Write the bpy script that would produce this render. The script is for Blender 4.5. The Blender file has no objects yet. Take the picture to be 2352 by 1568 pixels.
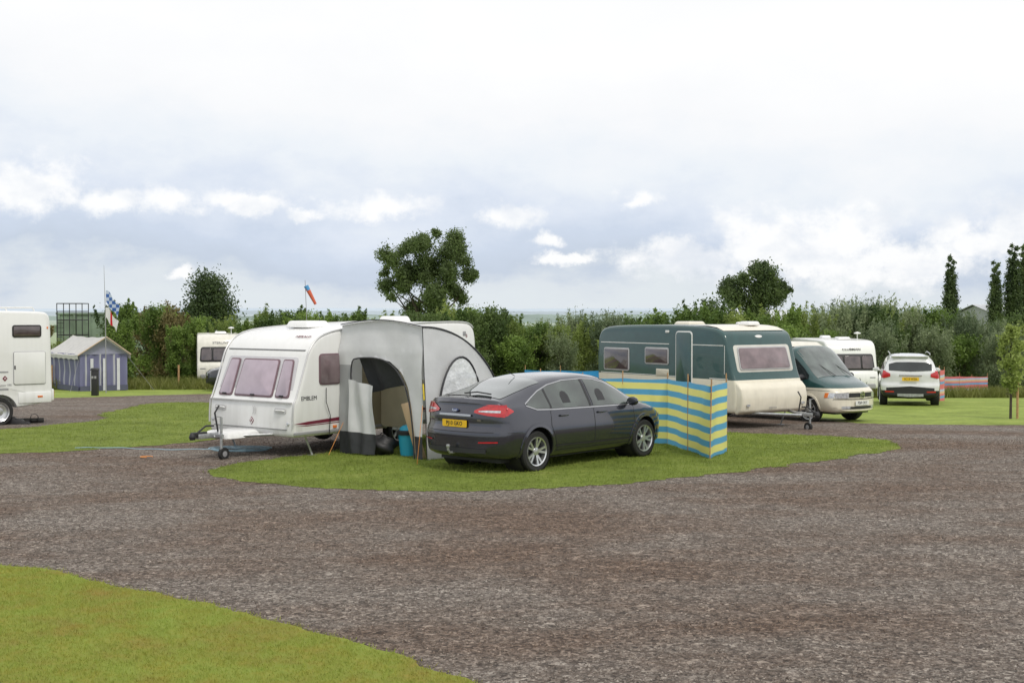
import bpy, bmesh, math, random
import numpy as np
from mathutils import Vector, Matrix, noise
R=math.radians
random.seed(5); rng=np.random.default_rng(5)
sc=bpy.context.scene; COL=sc.collection
def srgb(r,g,b):
    f=lambda c:(c/12.92 if c<=.04045 else ((c+.055)/1.055)**2.4)
    return (f(r/255),f(g/255),f(b/255),1)
# ---------------------------------------------------------------- terrain
def gz(x,y):
    x=np.asarray(x,float); y=np.minimum(np.asarray(y,float),100.)
    t=y-23; a=(np.sqrt(t*t+9)+t)/2
    s=np.clip((x+5)/13,0,1); s=s*s*(3-2*s)
    u=np.maximum(0,y-42)
    return -.03*a-.036*s*u*u/(u+6)
def gzf(x,y): return float(gz(x,y))
# ---------------------------------------------------------------- materials
MC={}
def nd(nt,t,**k):
    n=nt.nodes.new(t)
    for a,b in k.items(): setattr(n,a,b)
    return n
def lk(nt,a,b): nt.links.new(a,b)
def mat(name,col,rough=.5,metal=0,var=.06,scale=5,bump=0,bscale=60,coat=0,col2=None,spec=.5,trans=0,ior=1.5,grime=0):
    if name in MC: return MC[name]
    m=bpy.data.materials.new(name); m.use_nodes=True; nt=m.node_tree; b=nt.nodes['Principled BSDF']
    tc=nd(nt,'ShaderNodeTexCoord'); n=nd(nt,'ShaderNodeTexNoise'); n.inputs['Scale'].default_value=scale; n.inputs['Detail'].default_value=5
    lk(nt,tc.outputs['Object'],n.inputs['Vector'])
    rp=nd(nt,'ShaderNodeValToRGB'); e=rp.color_ramp.elements
    c=col[:3]; e[0].position=.3; e[1].position=.7
    e[0].color=tuple(x*(1-var) for x in c)+(1,); e[1].color=(tuple(col2[:3]) if col2 else tuple(min(1,x*(1+var)) for x in c))+(1,)
    lk(nt,n.outputs[0],rp.inputs[0]); C=rp.outputs[0]
    if grime:
        mp=nd(nt,'ShaderNodeMapping'); mp.inputs['Scale'].default_value=(9,9,.9); lk(nt,tc.outputs['Object'],mp.inputs[0]); n3=nd(nt,'ShaderNodeTexNoise'); n3.inputs['Scale'].default_value=1; n3.inputs['Detail'].default_value=6; lk(nt,mp.outputs[0],n3.inputs['Vector'])
        sp=nd(nt,'ShaderNodeSeparateXYZ'); lk(nt,tc.outputs['Object'],sp.inputs[0]); mr=nd(nt,'ShaderNodeMapRange'); mr.inputs[1].default_value=1.1; mr.inputs[2].default_value=.3; mr.inputs[3].default_value=.35; mr.inputs[4].default_value=1.3; lk(nt,sp.outputs[2],mr.inputs[0])
        r3=nd(nt,'ShaderNodeMapRange'); r3.inputs[1].default_value=.42; r3.inputs[2].default_value=.8; lk(nt,n3.outputs[0],r3.inputs[0]); mm=nd(nt,'ShaderNodeMath',operation='MULTIPLY'); lk(nt,r3.outputs[0],mm.inputs[0]); lk(nt,mr.outputs[0],mm.inputs[1]); m2=nd(nt,'ShaderNodeMath',operation='MULTIPLY'); m2.use_clamp=True; m2.inputs[1].default_value=grime; lk(nt,mm.outputs[0],m2.inputs[0])
        mx=nd(nt,'ShaderNodeMix',data_type='RGBA'); lk(nt,m2.outputs[0],mx.inputs[0]); lk(nt,C,mx.inputs[6]); mx.inputs[7].default_value=(.24,.22,.17,1); C=mx.outputs[2]
    lk(nt,C,b.inputs['Base Color'])
    b.inputs['Roughness'].default_value=rough; b.inputs['Metallic'].default_value=metal; b.inputs['IOR'].default_value=ior
    b.inputs['Coat Weight'].default_value=coat; b.inputs['Coat Roughness'].default_value=.03; b.inputs['Specular IOR Level'].default_value=spec
    if bump:
        n2=nd(nt,'ShaderNodeTexNoise'); n2.inputs['Scale'].default_value=bscale; n2.inputs['Detail'].default_value=4; lk(nt,tc.outputs['Object'],n2.inputs['Vector'])
        bp=nd(nt,'ShaderNodeBump'); bp.inputs['Strength'].default_value=bump; bp.inputs['Distance'].default_value=.05; 
        lk(nt,n2.outputs[0],bp.inputs['Height']); lk(nt,bp.outputs[0],b.inputs['Normal'])
    if trans:
        tr=nd(nt,'ShaderNodeBsdfTranslucent'); lk(nt,C,tr.inputs[0]); mx=nd(nt,'ShaderNodeMixShader'); mx.inputs[0].default_value=trans
        lk(nt,b.outputs[0],mx.inputs[1]); lk(nt,tr.outputs[0],mx.inputs[2]); lk(nt,mx.outputs[0],nt.nodes['Material Output'].inputs[0])
    MC[name]=m; return m
def transl(nt,b,C,k):
    tr=nd(nt,'ShaderNodeBsdfTranslucent'); lk(nt,C,tr.inputs[0]); mx=nd(nt,'ShaderNodeMixShader'); mx.inputs[0].default_value=k
    lk(nt,b.outputs[0],mx.inputs[1]); lk(nt,tr.outputs[0],mx.inputs[2]); lk(nt,mx.outputs[0],nt.nodes['Material Output'].inputs[0])
def leafmat(name,c1,c2):
    m=bpy.data.materials.new(name); m.use_nodes=True; nt=m.node_tree; b=nt.nodes['Principled BSDF']
    g=nd(nt,'ShaderNodeNewGeometry'); n=nd(nt,'ShaderNodeTexNoise'); n.inputs['Scale'].default_value=.9; n.inputs['Detail'].default_value=6
    lk(nt,g.outputs['Position'],n.inputs['Vector'])
    oi=nd(nt,'ShaderNodeObjectInfo'); ad=nd(nt,'ShaderNodeMath',operation='MULTIPLY_ADD'); ad.inputs[1].default_value=.35; lk(nt,oi.outputs['Random'],ad.inputs[0]); 
    s=nd(nt,'ShaderNodeMath',operation='SUBTRACT'); lk(nt,n.outputs[0],s.inputs[0]); s.inputs[1].default_value=.17; lk(nt,s.outputs[0],ad.inputs[2])
    rp=nd(nt,'ShaderNodeValToRGB'); e=rp.color_ramp.elements; e[0].position=.3;e[1].position=.72; e[0].color=c1+(1,); e[1].color=c2+(1,)
    lk(nt,ad.outputs[0],rp.inputs[0]); lk(nt,rp.outputs[0],b.inputs['Base Color']); b.inputs['Roughness'].default_value=.5; b.inputs['Specular IOR Level'].default_value=.3
    transl(nt,b,rp.outputs[0],.42); return m
def stripemat(name,axis,period,cols,off=0,trans=.25):
    m=bpy.data.materials.new(name); m.use_nodes=True; nt=m.node_tree; b=nt.nodes['Principled BSDF']
    tc=nd(nt,'ShaderNodeTexCoord'); sp=nd(nt,'ShaderNodeSeparateXYZ'); lk(nt,tc.outputs['Object'],sp.inputs[0])
    a=nd(nt,'ShaderNodeMath',operation='ADD'); a.inputs[1].default_value=off+50*period; lk(nt,sp.outputs[axis],a.inputs[0])
    d=nd(nt,'ShaderNodeMath',operation='DIVIDE'); d.inputs[1].default_value=period; lk(nt,a.outputs[0],d.inputs[0])
    f=nd(nt,'ShaderNodeMath',operation='FRACT'); lk(nt,d.outputs[0],f.inputs[0])
    rp=nd(nt,'ShaderNodeValToRGB'); rp.color_ramp.interpolation='CONSTANT'; e=rp.color_ramp.elements
    while len(e)<len(cols): e.new(.5)
    for i,(p,c) in enumerate(cols): e[i].position=p; e[i].color=c
    lk(nt,f.outputs[0],rp.inputs[0]); lk(nt,rp.outputs[0],b.inputs['Base Color']); b.inputs['Roughness'].default_value=.7
    transl(nt,b,rp.outputs[0],trans); return m
def groundmat(name,kind):
    m=bpy.data.materials.new(name); m.use_nodes=True; nt=m.node_tree; b=nt.nodes['Principled BSDF']
    g=nd(nt,'ShaderNodeNewGeometry'); P=g.outputs['Position']
    def noi(s,d=6,r=.6,mp=None):
        n=nd(nt,'ShaderNodeTexNoise'); n.inputs['Scale'].default_value=s; n.inputs['Detail'].default_value=d; n.inputs['Roughness'].default_value=r
        if mp:
            q=nd(nt,'ShaderNodeMapping'); q.inputs['Scale'].default_value=mp; q.inputs['Rotation'].default_value=(0,0,R(-12)); lk(nt,P,q.inputs[0]); lk(nt,q.outputs[0],n.inputs['Vector'])
        else: lk(nt,P,n.inputs['Vector'])
        return n.outputs[0]
    def ramp(src,stops):
        r=nd(nt,'ShaderNodeValToRGB'); e=r.color_ramp.elements
        while len(e)<len(stops): e.new(.5)
        for i,(p,c) in enumerate(stops): e[i].position=p; e[i].color=tuple(c)+(1,)
        lk(nt,src,r.inputs[0]); return r.outputs[0]
    def mix(f,a,c,bt='MIX'):
        x=nd(nt,'ShaderNodeMix',data_type='RGBA',blend_type=bt)
        if isinstance(f,float): x.inputs[0].default_value=f
        else: lk(nt,f,x.inputs[0])
        lk(nt,a,x.inputs[6]); lk(nt,c,x.inputs[7]); return x.outputs[2]
    def tint(): # worn brown wheel tracks against looser grey stone
        return ramp(noi(.6,8,.62,(.42,.85,1)),[(.38,(.86,.69,.58)),(.48,(.97,.86,.78)),(.56,(1.1,1.05,1.0)),(.68,(1.24,1.22,1.19))])
    if kind=='gravel':
        def vor(s):
            v=nd(nt,'ShaderNodeTexVoronoi'); v.inputs['Scale'].default_value=s; lk(nt,P,v.inputs['Vector']); sp=nd(nt,'ShaderNodeSeparateColor'); lk(nt,v.outputs['Color'],sp.inputs[0]); return v.outputs['Distance'],sp.outputs[0]
        vd,vc=vor(26); wd,wc=vor(60)
        S=[(0,(.03,.026,.023)),(.3,(.095,.081,.072)),(.7,(.185,.163,.146)),(.92,(.32,.3,.275)),(1,(.52,.49,.45))]
        c=mix(.5,ramp(vc,S),ramp(wc,S))
        c=mix(1.,c,tint(),'MULTIPLY')
        fine=ramp(noi(5,8,.8),[(.34,(.62,.59,.56)),(.66,(1.38,1.37,1.36))])
        c=mix(1.,c,fine,'MULTIPLY')
        lk(nt,c,b.inputs['Base Color']); b.inputs['Roughness'].default_value=.9; b.inputs['Specular IOR Level'].default_value=.3
        bp=nd(nt,'ShaderNodeBump'); bp.inputs['Strength'].default_value=1; bp.inputs['Distance'].default_value=.02; lk(nt,vd,bp.inputs['Height']); 
        bp2=nd(nt,'ShaderNodeBump'); bp2.inputs['Strength'].default_value=.8; bp2.inputs['Distance'].default_value=.07; lk(nt,noi(3.5,9,.75),bp2.inputs['Height']); lk(nt,bp.outputs[0],bp2.inputs['Normal'])
        lk(nt,bp2.outputs[0],b.inputs['Normal'])
    elif kind=='pebble':
        c=ramp(noi(28,2),[(.3,(.045,.038,.034)),(.48,(.14,.12,.106)),(.58,(.24,.22,.2)),(.74,(.44,.42,.39))]); c=mix(1.,c,tint(),'MULTIPLY'); lk(nt,c,b.inputs['Base Color']); b.inputs['Roughness'].default_value=.9; b.inputs['Specular IOR Level'].default_value=.2
    else:
        if kind=='dry': A=ramp(noi(1.3,9,.72),[(.34,(.36,.34,.09)),(.5,(.33,.38,.075)),(.66,(.35,.44,.09))]); Br=ramp(noi(3.1,9,.75),[(.46,(1,1,1)),(.76,(1.25,.9,.9))])
        else: A=ramp(noi(.8,9,.7),[(.34,(.19,.245,.05)),(.52,(.255,.335,.07)),(.68,(.33,.39,.1))]); Br=ramp(noi(7,6,.7),[(.35,(.8,.8,.8)),(.7,(1.2,1.15,1.1))])
        c=mix(1.,A,Br,'MULTIPLY')
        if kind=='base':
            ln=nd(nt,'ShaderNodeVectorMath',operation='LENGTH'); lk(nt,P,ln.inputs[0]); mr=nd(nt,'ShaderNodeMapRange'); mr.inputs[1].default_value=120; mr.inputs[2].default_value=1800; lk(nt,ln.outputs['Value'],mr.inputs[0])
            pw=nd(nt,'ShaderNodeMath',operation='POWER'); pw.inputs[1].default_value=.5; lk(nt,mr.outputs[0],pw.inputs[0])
            rg=nd(nt,'ShaderNodeRGB'); rg.outputs[0].default_value=(.42,.48,.5,1); c=mix(pw.outputs[0],c,rg.outputs[0])  # painted haze: grass colour fades to blue-grey with distance
        lk(nt,c,b.inputs['Base Color']); b.inputs['Roughness'].default_value=.8; b.inputs['Specular IOR Level'].default_value=.15
        bp=nd(nt,'ShaderNodeBump'); bp.inputs['Strength'].default_value=.6; bp.inputs['Distance'].default_value=.03; lk(nt,noi(28,5,.8),bp.inputs['Height']); lk(nt,bp.outputs[0],b.inputs['Normal'])
        if kind!='base': transl(nt,b,c,.3)
    return m
BLK=mat('black_plastic',(.022,.022,.024),.5); RUB=mat('rubber',(.02,.02,.02),.75); GLS=mat('dark_glass',(.02,.024,.025),.05,var=.4,scale=2,coat=.5,ior=1.55)
WHT=mat('caravan_white',(.82,.82,.81),.3,var=.02,scale=2,coat=.3,grime=.18); CRM=mat('cream_paint',(.78,.73,.60),.3,var=.04,coat=.4,grime=.2); GRN=mat('dark_green_paint',(.022,.072,.07),.25,var=.1,coat=.6)
STL=mat('galvanised_steel',(.45,.46,.47),.45,metal=.7,var=.2,scale=20); ALU=mat('alloy',(.68,.69,.70),.28,metal=.85); CHR=mat('chrome',(.75,.76,.78),.12,metal=1)
GREY=mat('grey_plastic',(.3,.3,.31),.6); RED=mat('red_lens',(.5,.012,.015),.15,coat=1,var=.2,scale=30); ORG=mat('orange_lens',(.8,.2,.03),.2,coat=1); YEL=mat('yellow_plate',(.85,.52,.02),.4); WPL=mat('white_plate',(.8,.8,.78),.4)
LENS=mat('clear_lens',(.55,.57,.6),.1,coat=1,metal=.3,var=.3,scale=25); MAR=mat('maroon_stripe',(.16,.015,.035),.4); INK=mat('ink',(.015,.015,.02),.5); WOOD=mat('wood',(.42,.25,.12),.7,var=.25,scale=15); PBLK=mat('pink_blind_window',(.42,.34,.40),.10,var=.14,scale=3,coat=.8)
BARK=mat('bark',(.07,.055,.042),.9,var=.3,scale=6,bump=.5); DGW=mat('tinted_window',(.08,.06,.062),.06,var=.5,scale=2.5,coat=.7,ior=1.7); BRW=mat('brown_window',(.2,.15,.16),.08,var=.35,scale=3,coat=.7)
# ---------------------------------------------------------------- mesh tools
class MB:
    def __init__(s): s.v=[];s.f=[];s.m=[]
    def add(s,vs,fs,mi=0):
        o=len(s.v); s.v+= [tuple(map(float,v)) for v in vs]; s.f+=[tuple(o+i for i in f) for f in fs]; s.m+=[mi]*len(fs); return s
    def box(s,c,d,mi=0,M=None,top=1):
        vs=[]
        for z in(-.5,.5):
            k=top if z>0 else 1
            for x,y in((-.5,-.5),(.5,-.5),(.5,.5),(-.5,.5)): 
                p=Vector((x*d[0]*k,y*d[1]*k,z*d[2])); p=(M@p if M else p)+Vector(c); vs.append(p)
        return s.add(vs,[(3,2,1,0),(4,5,6,7),(0,1,5,4),(1,2,6,5),(2,3,7,6),(3,0,4,7)],mi)
    def tube(s,path,r,n=6,mi=0,cap=True):
        path=[Vector(p) for p in path]; rs=r if isinstance(r,(list,tuple)) else [r]*len(path); vs=[];fs=[]
        for i,p in enumerate(path):
            d=(path[min(i+1,len(path)-1)]-path[max(i-1,0)]).normalized(); a=Vector((0,0,1)) if abs(d.z)<.9 else Vector((1,0,0))
            u=d.cross(a).normalized(); w=d.cross(u)
            for j in range(n): t=2*math.pi*j/n; vs.append(p+(u*math.cos(t)+w*math.sin(t))*rs[i])
        for i in range(len(path)-1):
            for j in range(n): k=(j+1)%n; fs.append((i*n+j,i*n+k,i*n+n+k,i*n+n+j))
        if cap: fs+= [tuple(range(n))[::-1],tuple(range((len(path)-1)*n,len(path)*n))]
        return s.add(vs,fs,mi)
    def lathe(s,prof,n=28,mi=0,axis='y',o=(0,0,0)):
        vs=[];fs=[]
        for r,h in prof:
            for j in range(n):
                t=2*math.pi*j/n; c,q=r*math.cos(t),r*math.sin(t)
                vs.append((c+o[0],h+o[1],q+o[2]) if axis=='y' else (c+o[0],q+o[1],h+o[2]))
        for i in range(len(prof)-1):
            for j in range(n): k=(j+1)%n; fs.append((i*n+j,i*n+k,i*n+n+k,i*n+n+j))
        return s.add(vs,fs,mi)
    def grid(s,fn,nu,nv,mi=0):
        vs=[fn(i/nu,j/nv) for i in range(nu+1) for j in range(nv+1)]
        return s.add(vs,[(i*(nv+1)+j,(i+1)*(nv+1)+j,(i+1)*(nv+1)+j+1,i*(nv+1)+j+1) for i in range(nu) for j in range(nv)],mi)
    def prism(s,poly,O,U,V,N,t,mi=0):
        O,U,V,N=map(Vector,(O,U,V,N)); n=len(poly)
        vs=[O+U*a+V*b for a,b in poly]+[O+U*a+V*b+N*t for a,b in poly]
        return s.add(vs,[tuple(range(n))[::-1],tuple(range(n,2*n))]+[(i,(i+1)%n,n+(i+1)%n,n+i) for i in range(n)],mi)
    def mesh(s,name,mats,bevel=0,sm=35,seg=2):
        me=bpy.data.meshes.new(name); me.from_pydata(s.v,[],s.f)
        mats=mats if isinstance(mats,(list,tuple)) else [mats]
        for m in mats: me.materials.append(m)
        for p,mi in zip(me.polygons,s.m): p.material_index=mi
        bm=bmesh.new(); bm.from_mesh(me); bmesh.ops.recalc_face_normals(bm,faces=bm.faces)
        if bevel:
            ed=[e for e in bm.edges if len(e.link_faces)==2 and e.calc_face_angle(0)>.5]
            bmesh.ops.bevel(bm,geom=ed,offset=bevel,segments=seg,affect='EDGES',clamp_overlap=True,profile=.5)
        smooth(bm,sm); bm.to_mesh(me); bm.free(); return me
    def obj(s,name,mats,parent=None,bevel=0,sm=35,seg=2,label=None):
        return ob(name,s.mesh(name,mats,bevel,sm,seg),parent,label)
def smooth(bm,sm=35):
    for f in bm.faces: f.smooth=True
    for e in bm.edges: e.smooth = not(len(e.link_faces)!=2 or e.calc_face_angle(0)>R(sm))
def ob(name,data,parent=None,label=None):
    o=bpy.data.objects.new(name,data); COL.objects.link(o)
    if parent: o.parent=parent
    if label: o['label']=label
    return o
def top(name,label,cat,x=0,y=0,rot=0,z=None,s=1,group=None):
    o=bpy.data.objects.new(name,None); COL.objects.link(o); o.empty_display_size=.3
    o.location=(x,y,gzf(x,y) if z is None else z); o.rotation_euler=(0,0,R(rot)); o.scale=(s,s,s) if not isinstance(s,tuple) else s
    o['label']=label; o['category']=cat
    if group: o['group']=group
    return o
def tag(o,label,cat,group=None):
    o['label']=label;o['category']=cat
    if group:o['group']=group
    return o
def rrect(w,h,r,n=4):
    p=[]
    for cx,cy,a in((w/2-r,h/2-r,0),(-w/2+r,h/2-r,90),(-w/2+r,-h/2+r,180),(w/2-r,-h/2+r,270)):
        for i in range(n+1): t=R(a+90*i/n); p.append((cx+r*math.cos(t),cy+r*math.sin(t)))
    return p
def text(s,size,loc,xd,nd_,m,parent,name='lettering',off=0,ext=.002,sx=1):
    c=bpy.data.curves.new('t','FONT'); c.body=s; c.size=size; c.align_x='CENTER'; c.align_y='CENTER'; c.extrude=ext; c.offset=off
    o=bpy.data.objects.new('t',c); COL.objects.link(o); bpy.context.view_layer.update()
    me=bpy.data.meshes.new_from_object(o.evaluated_get(bpy.context.evaluated_depsgraph_get())); bpy.data.objects.remove(o)
    X=Vector(xd).normalized(); Z=Vector(nd_).normalized(); Y=Z.cross(X).normalized(); X=Y.cross(Z)
    M=Matrix(((X.x*sx,Y.x,Z.x,loc[0]),(X.y*sx,Y.y,Z.y,loc[1]),(X.z*sx,Y.z,Z.z,loc[2]),(0,0,0,1)))
    me.transform(M); me.materials.clear(); me.materials.append(m); me.name=name
    return ob(name,me,parent)
def chaikin(p,n,closed=False):
    p=np.array(p,float)
    for _ in range(n):
        if closed: q=np.roll(p,-1,0); p=np.stack([p*.75+q*.25,p*.25+q*.75],1).reshape(-1,p.shape[1])
        else: a=p[:-1];q=p[1:]; p=np.vstack([p[:1],np.stack([a*.75+q*.25,a*.25+q*.75],1).reshape(-1,p.shape[1])[1:-1],p[-1:]])
    return p
def boolcut(o,cutters):
    for me in cutters:
        c=bpy.data.objects.new('c',me); COL.objects.link(c)
        md=o.modifiers.new('b','BOOLEAN'); md.operation='DIFFERENCE'; md.object=c; md.solver='EXACT'
        bpy.context.view_layer.update()
        par=o.parent; o.parent=None; bpy.context.view_layer.update()
        nm=bpy.data.meshes.new_from_object(o.evaluated_get(bpy.context.evaluated_depsgraph_get())); o.modifiers.clear()
        if len(nm.polygons)>20: o.data=nm
        o.parent=par; bpy.data.objects.remove(c)
    bm=bmesh.new(); bm.from_mesh(o.data); smooth(bm,32); bm.to_mesh(o.data); bm.free()
def cylmesh(x,z,r,y0,y1):
    b=MB(); b.tube([(x,y0,z),(x,y1,z)],r,n=36); return b.mesh('c',[BLK])
# ---------------------------------------------------------------- wheels
WC={}
def wheel(P,x,y,r,z=None,style='twin',w=.21):
    k=(round(r,3),style,w)
    if k not in WC:
        a=MB(); h=w/2; a.lathe([(r*.64,h*.5),(r*.68,h*.95),(r*.9,h*1.02),(r*.97,h*.85),(r,h*.5),(r,-h*.6),(r*.95,-h),(r*.6,-h)],36)
        b=MB(); b.lathe([(r*.72,h*.8),(r*.69,h*1.05),(r*.64,h*.95),(r*.62,h*.2)],36,0)
        b.lathe([(r*.62,h*.15),(.001,h*.1)],24,1)
        if style=='steel': b.lathe([(r*.62,h*.5),(r*.5,h*.75),(r*.3,h*.6),(r*.22,h*.9),(.001,h*.95)],24,0)
        else:
            ns={'twin':5,'multi':10,'seven':7}[style]
            for i in range(ns):
                t=2*math.pi*i/ns
                for dt in ((-.17,.17) if style=='twin' else (0,)):
                    U=Vector((math.cos(t+dt*.25),0,math.sin(t+dt*.25))); E=Vector((math.cos(t+dt*1.25),0,math.sin(t+dt*1.25)))
                    p0=U*r*.12; p1=E*r*.65; d=(p1-p0).normalized(); s=Vector((-d.z,0,d.x))
                    w0,w1=(r*.05,r*.055) if style!='seven' else (r*.09,r*.08)
                    vs=[p0-s*w0,p0+s*w0,p1+s*w1,p1-s*w1]; yy=[h*.75,h*.75,h*.95,h*.95]
                    vs=[(v.x,q,v.z) for v,q in zip(vs,yy)]+[(v.x,q-.03,v.z) for v,q in zip(vs,yy)]
                    b.add(vs,[(0,1,2,3),(4,7,6,5),(0,4,5,1),(1,5,6,2),(2,6,7,3),(3,7,4,0)],0)
            b.lathe([(r*.2,h*.6),(r*.18,h*.85),(.001,h*.9)],16,0)
        WC[k]=(a.mesh('wheel',RUB),b.mesh('rim',[ALU,BLK]))
    A,B=WC[k]; o=ob('wheel',A,P); o.location=(x,y,r if z is None else z); o.rotation_euler=(0,.4*x,0 if y>0 else math.pi)
    ob('rim',B,o); return o
# ---------------------------------------------------------------- lofted vehicle bodies
def pchip(xs,ys,x):
    xs=np.array(xs,float);ys=np.array(ys,float); h=np.diff(xs); d=(np.diff(ys,axis=0).T/h).T; m=np.zeros_like(ys)
    for i in range(1,len(xs)-1):
        a,b=d[i-1],d[i]; ok=a*b>0; m[i]=np.where(ok,2*a*b/np.where(ok,a+b,1),0)
    m[0]=d[0];m[-1]=d[-1]; i=int(np.clip(np.searchsorted(xs,x)-1,0,len(xs)-2)); t=(x-xs[i])/h[i]; t=min(max(t,0),1)
    return (2*t**3-3*t*t+1)*ys[i]+(t**3-2*t*t+t)*h[i]*m[i]+(-2*t**3+3*t*t)*ys[i+1]+(t**3-t*t)*h[i]*m[i+1]
class Loft:
    def __init__(s,st,D): s.xs=[r[0] for r in st]; s.ys=[r[1:] for r in st]; s.D=D; s.c={}
    def sec(s,x):
        k=round(x,4)
        if k not in s.c:
            zb,wl,zm,wm,zl,wb,zr,wr,zt=pchip(s.xs,s.ys,x)
            s.c[k]=chaikin([(0,zb),(wl*.8,zb),(wl,zb+.06),(wm,zm-.1),(wm,zm+.08),(wb,zl),(wb*.6+wr*.4,zl*.6+zr*.4),(wr*.97+wb*.03,zr*.97+zl*.03),(wr*.72,zt-(zt-zr)*.22),(wr*.3,zt-(zt-zr)*.02),(0,zt)],2)
        return s.c[k]
    def yat(s,x,z): p=s.sec(x); return float(np.interp(z,np.maximum.accumulate(p[:,1]),p[:,0]))
    def zat(s,x,y): p=s.sec(x); i=int(np.argmax(p[:,0])); q=p[i:][::-1]; return float(np.interp(abs(y),q[:,0],q[:,1]))
    def body(s,mats,P,splits=(),nx=64,zone=None):
        b=MB(); X=np.unique(np.concatenate([np.linspace(s.xs[0],s.xs[-1],nx),s.xs])); n=len(s.sec(X[0])); ring=2*n-2; vs=[]
        for x in X:
            p=s.sec(x)
            for y,z in p: vs.append(s.D(x,y,z))
            for y,z in p[1:-1][::-1]: vs.append(s.D(x,-y,z))
        fs=[(i*ring+j,i*ring+(j+1)%ring,(i+1)*ring+(j+1)%ring,(i+1)*ring+j) for i in range(len(X)-1) for j in range(ring)]
        K=14
        for e in(0,len(X)-1):
            p=s.sec(X[e]); base=e*ring; rows=[[base]*(K+1)]
            for i in range(1,n-1):
                row=[base+i]
                for k in range(1,K): vs.append(s.D(X[e],p[i][0]*(1-2*k/K),p[i][1])); row.append(len(vs)-1)
                row.append(base+ring-i); rows.append(row)
            rows.append([base+n-1]*(K+1))
            for a,c in zip(rows[:-1],rows[1:]):
                for k in range(K):
                    q=[]; [q.append(t) for t in (a[k],a[k+1],c[k+1],c[k]) if t not in q]
                    if len(q)>2: fs.append(tuple(q))
        b.add(vs,fs); o=b.obj('body',mats,P,sm=40); s.o=o; s.splits=splits
        return o
    def zones(s):
        bm=bmesh.new(); bm.from_mesh(s.o.data)
        for z in s.splits: bmesh.ops.bisect_plane(bm,geom=bm.verts[:]+bm.edges[:]+bm.faces[:],plane_co=(0,0,z),plane_no=(0,0,1))
        for f in bm.faces: f.material_index=sum(f.calc_center_median().z>z for z in s.splits)
        bm.to_mesh(s.o.data); bm.free()
    def side(s,b,x0,x1,lo,up,sg,off=.006,nx=14,nz=6,mi=0):
        L=np.array(lo);U=np.array(up)
        def fn(u,v):
            x=x0+(x1-x0)*u; a=np.interp(x,L[:,0],L[:,1]); c=max(np.interp(x,U[:,0],U[:,1]),a+.001); z=a+(c-a)*v; y=s.yat(x,z)+off
            p=s.D(x,y,z); return (p[0],sg*p[1],p[2])
        b.grid(fn,nx,nz,mi); return b
    def top(s,b,x0,x1,k,off=.006,nx=14,ny=14,mi=0,k1=None):
        k1=k1 or k
        def fn(u,v):
            x=x0+(x1-x0)*u; w=pchip(s.xs,s.ys,x)[7]*(k+(k1-k)*u); y=(2*v-1)*w; z=s.zat(x,y)+off
            return s.D(x,y,z)
        b.grid(fn,nx,ny,mi); return b
    def end(s,b,e,y0,y1,lo,up,off=.012,ny=12,nz=6,mi=0):
        X=s.xs[0]-off if e<0 else s.xs[-1]+off; L=np.array(lo);U=np.array(up)
        def fn(u,v):
            y=y0+(y1-y0)*u; a=np.interp(abs(y),L[:,0],L[:,1]); c=np.interp(abs(y),U[:,0],U[:,1]); return s.D(X,y,a+(c-a)*v)
        b.grid(fn,ny,nz,mi); return b
    def rib(s,b,path,sg,w=.008,off=.004,mi=0):
        pts=[]
        for (x0,z0),(x1,z1) in zip(path[:-1],path[1:]):
            n=max(2,int(math.hypot(x1-x0,z1-z0)/.08)); pts+=[(x0+(x1-x0)*i/n,z0+(z1-z0)*i/n) for i in range(n)]
        pts.append(path[-1]); vs=[]
        for i,(x,z) in enumerate(pts):
            a=pts[max(i-1,0)];c=pts[min(i+1,len(pts)-1)]; dx,dz=c[0]-a[0],c[1]-a[1]; l=math.hypot(dx,dz) or 1; nx,nz=-dz/l*w/2,dx/l*w/2
            for q in(-1,1):
                X,Z=x+q*nx,z+q*nz; p=s.D(X,s.yat(X,Z)+off,Z); vs.append((p[0],sg*p[1],p[2]))
        b.add(vs,[(2*i,2*i+2,2*i+3,2*i+1) for i in range(len(pts)-1)],mi); return b
def mkD(xr,kr,xf,kf,rec=None):
    def D(x,y,z):
        a=abs(y)/.9
        X=x
        if x<xr: t=((xr-x)/(xr+2.4))**2; X+=kr*t*a**3
        if x>xf: t=((x-xf)/(2.4-xf))**2; X-=kf*t*a**2.5
        if rec: X+=rec(x,z)
        return (X,y,z)
    return D
def sms(a,b,x): t=min(max((x-a)/(b-a),0),1); return t*t*(3-2*t)
def plate(P,s,loc,rotz,m,w=.52,h=.11,name='number_plate'):
    d=Vector((math.cos(rotz),math.sin(rotz),0)); X=Vector((-d.y,d.x,0))
    b=MB(); b.prism(rrect(w,h,.012),loc,X,(0,0,1),d,.012); o=b.obj(name,m,P)
    text(s,h*.82,Vector(loc)+d*.0135,X,d,INK,o,'plate_lettering',off=.0004,sx=.92*w/.52); return o
def arches(L,P,wxs,r,z,m,w=.05,off=.012):
    for sg in(-1,1):
        for wx in wxs:
            b=MB(); n=20; vs=[]
            for i in range(n+1):
                t=R(-12)+R(204)*i/n
                for rr,of in((r-.004,off-.02),(r+.004,off),(r+w,off*.7),(r+w+.004,-.004)):
                    X=wx+rr*math.cos(t); Z=max(z+rr*math.sin(t),.2); p=L.D(X,L.yat(X,Z)+of,Z); vs.append((p[0],sg*p[1],p[2]))
            b.add(vs,[(4*i+j,4*i+4+j,4*i+5+j,4*i+1+j) for i in range(n) for j in range(3)]); b.obj('wheel_arch',m,P)
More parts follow.
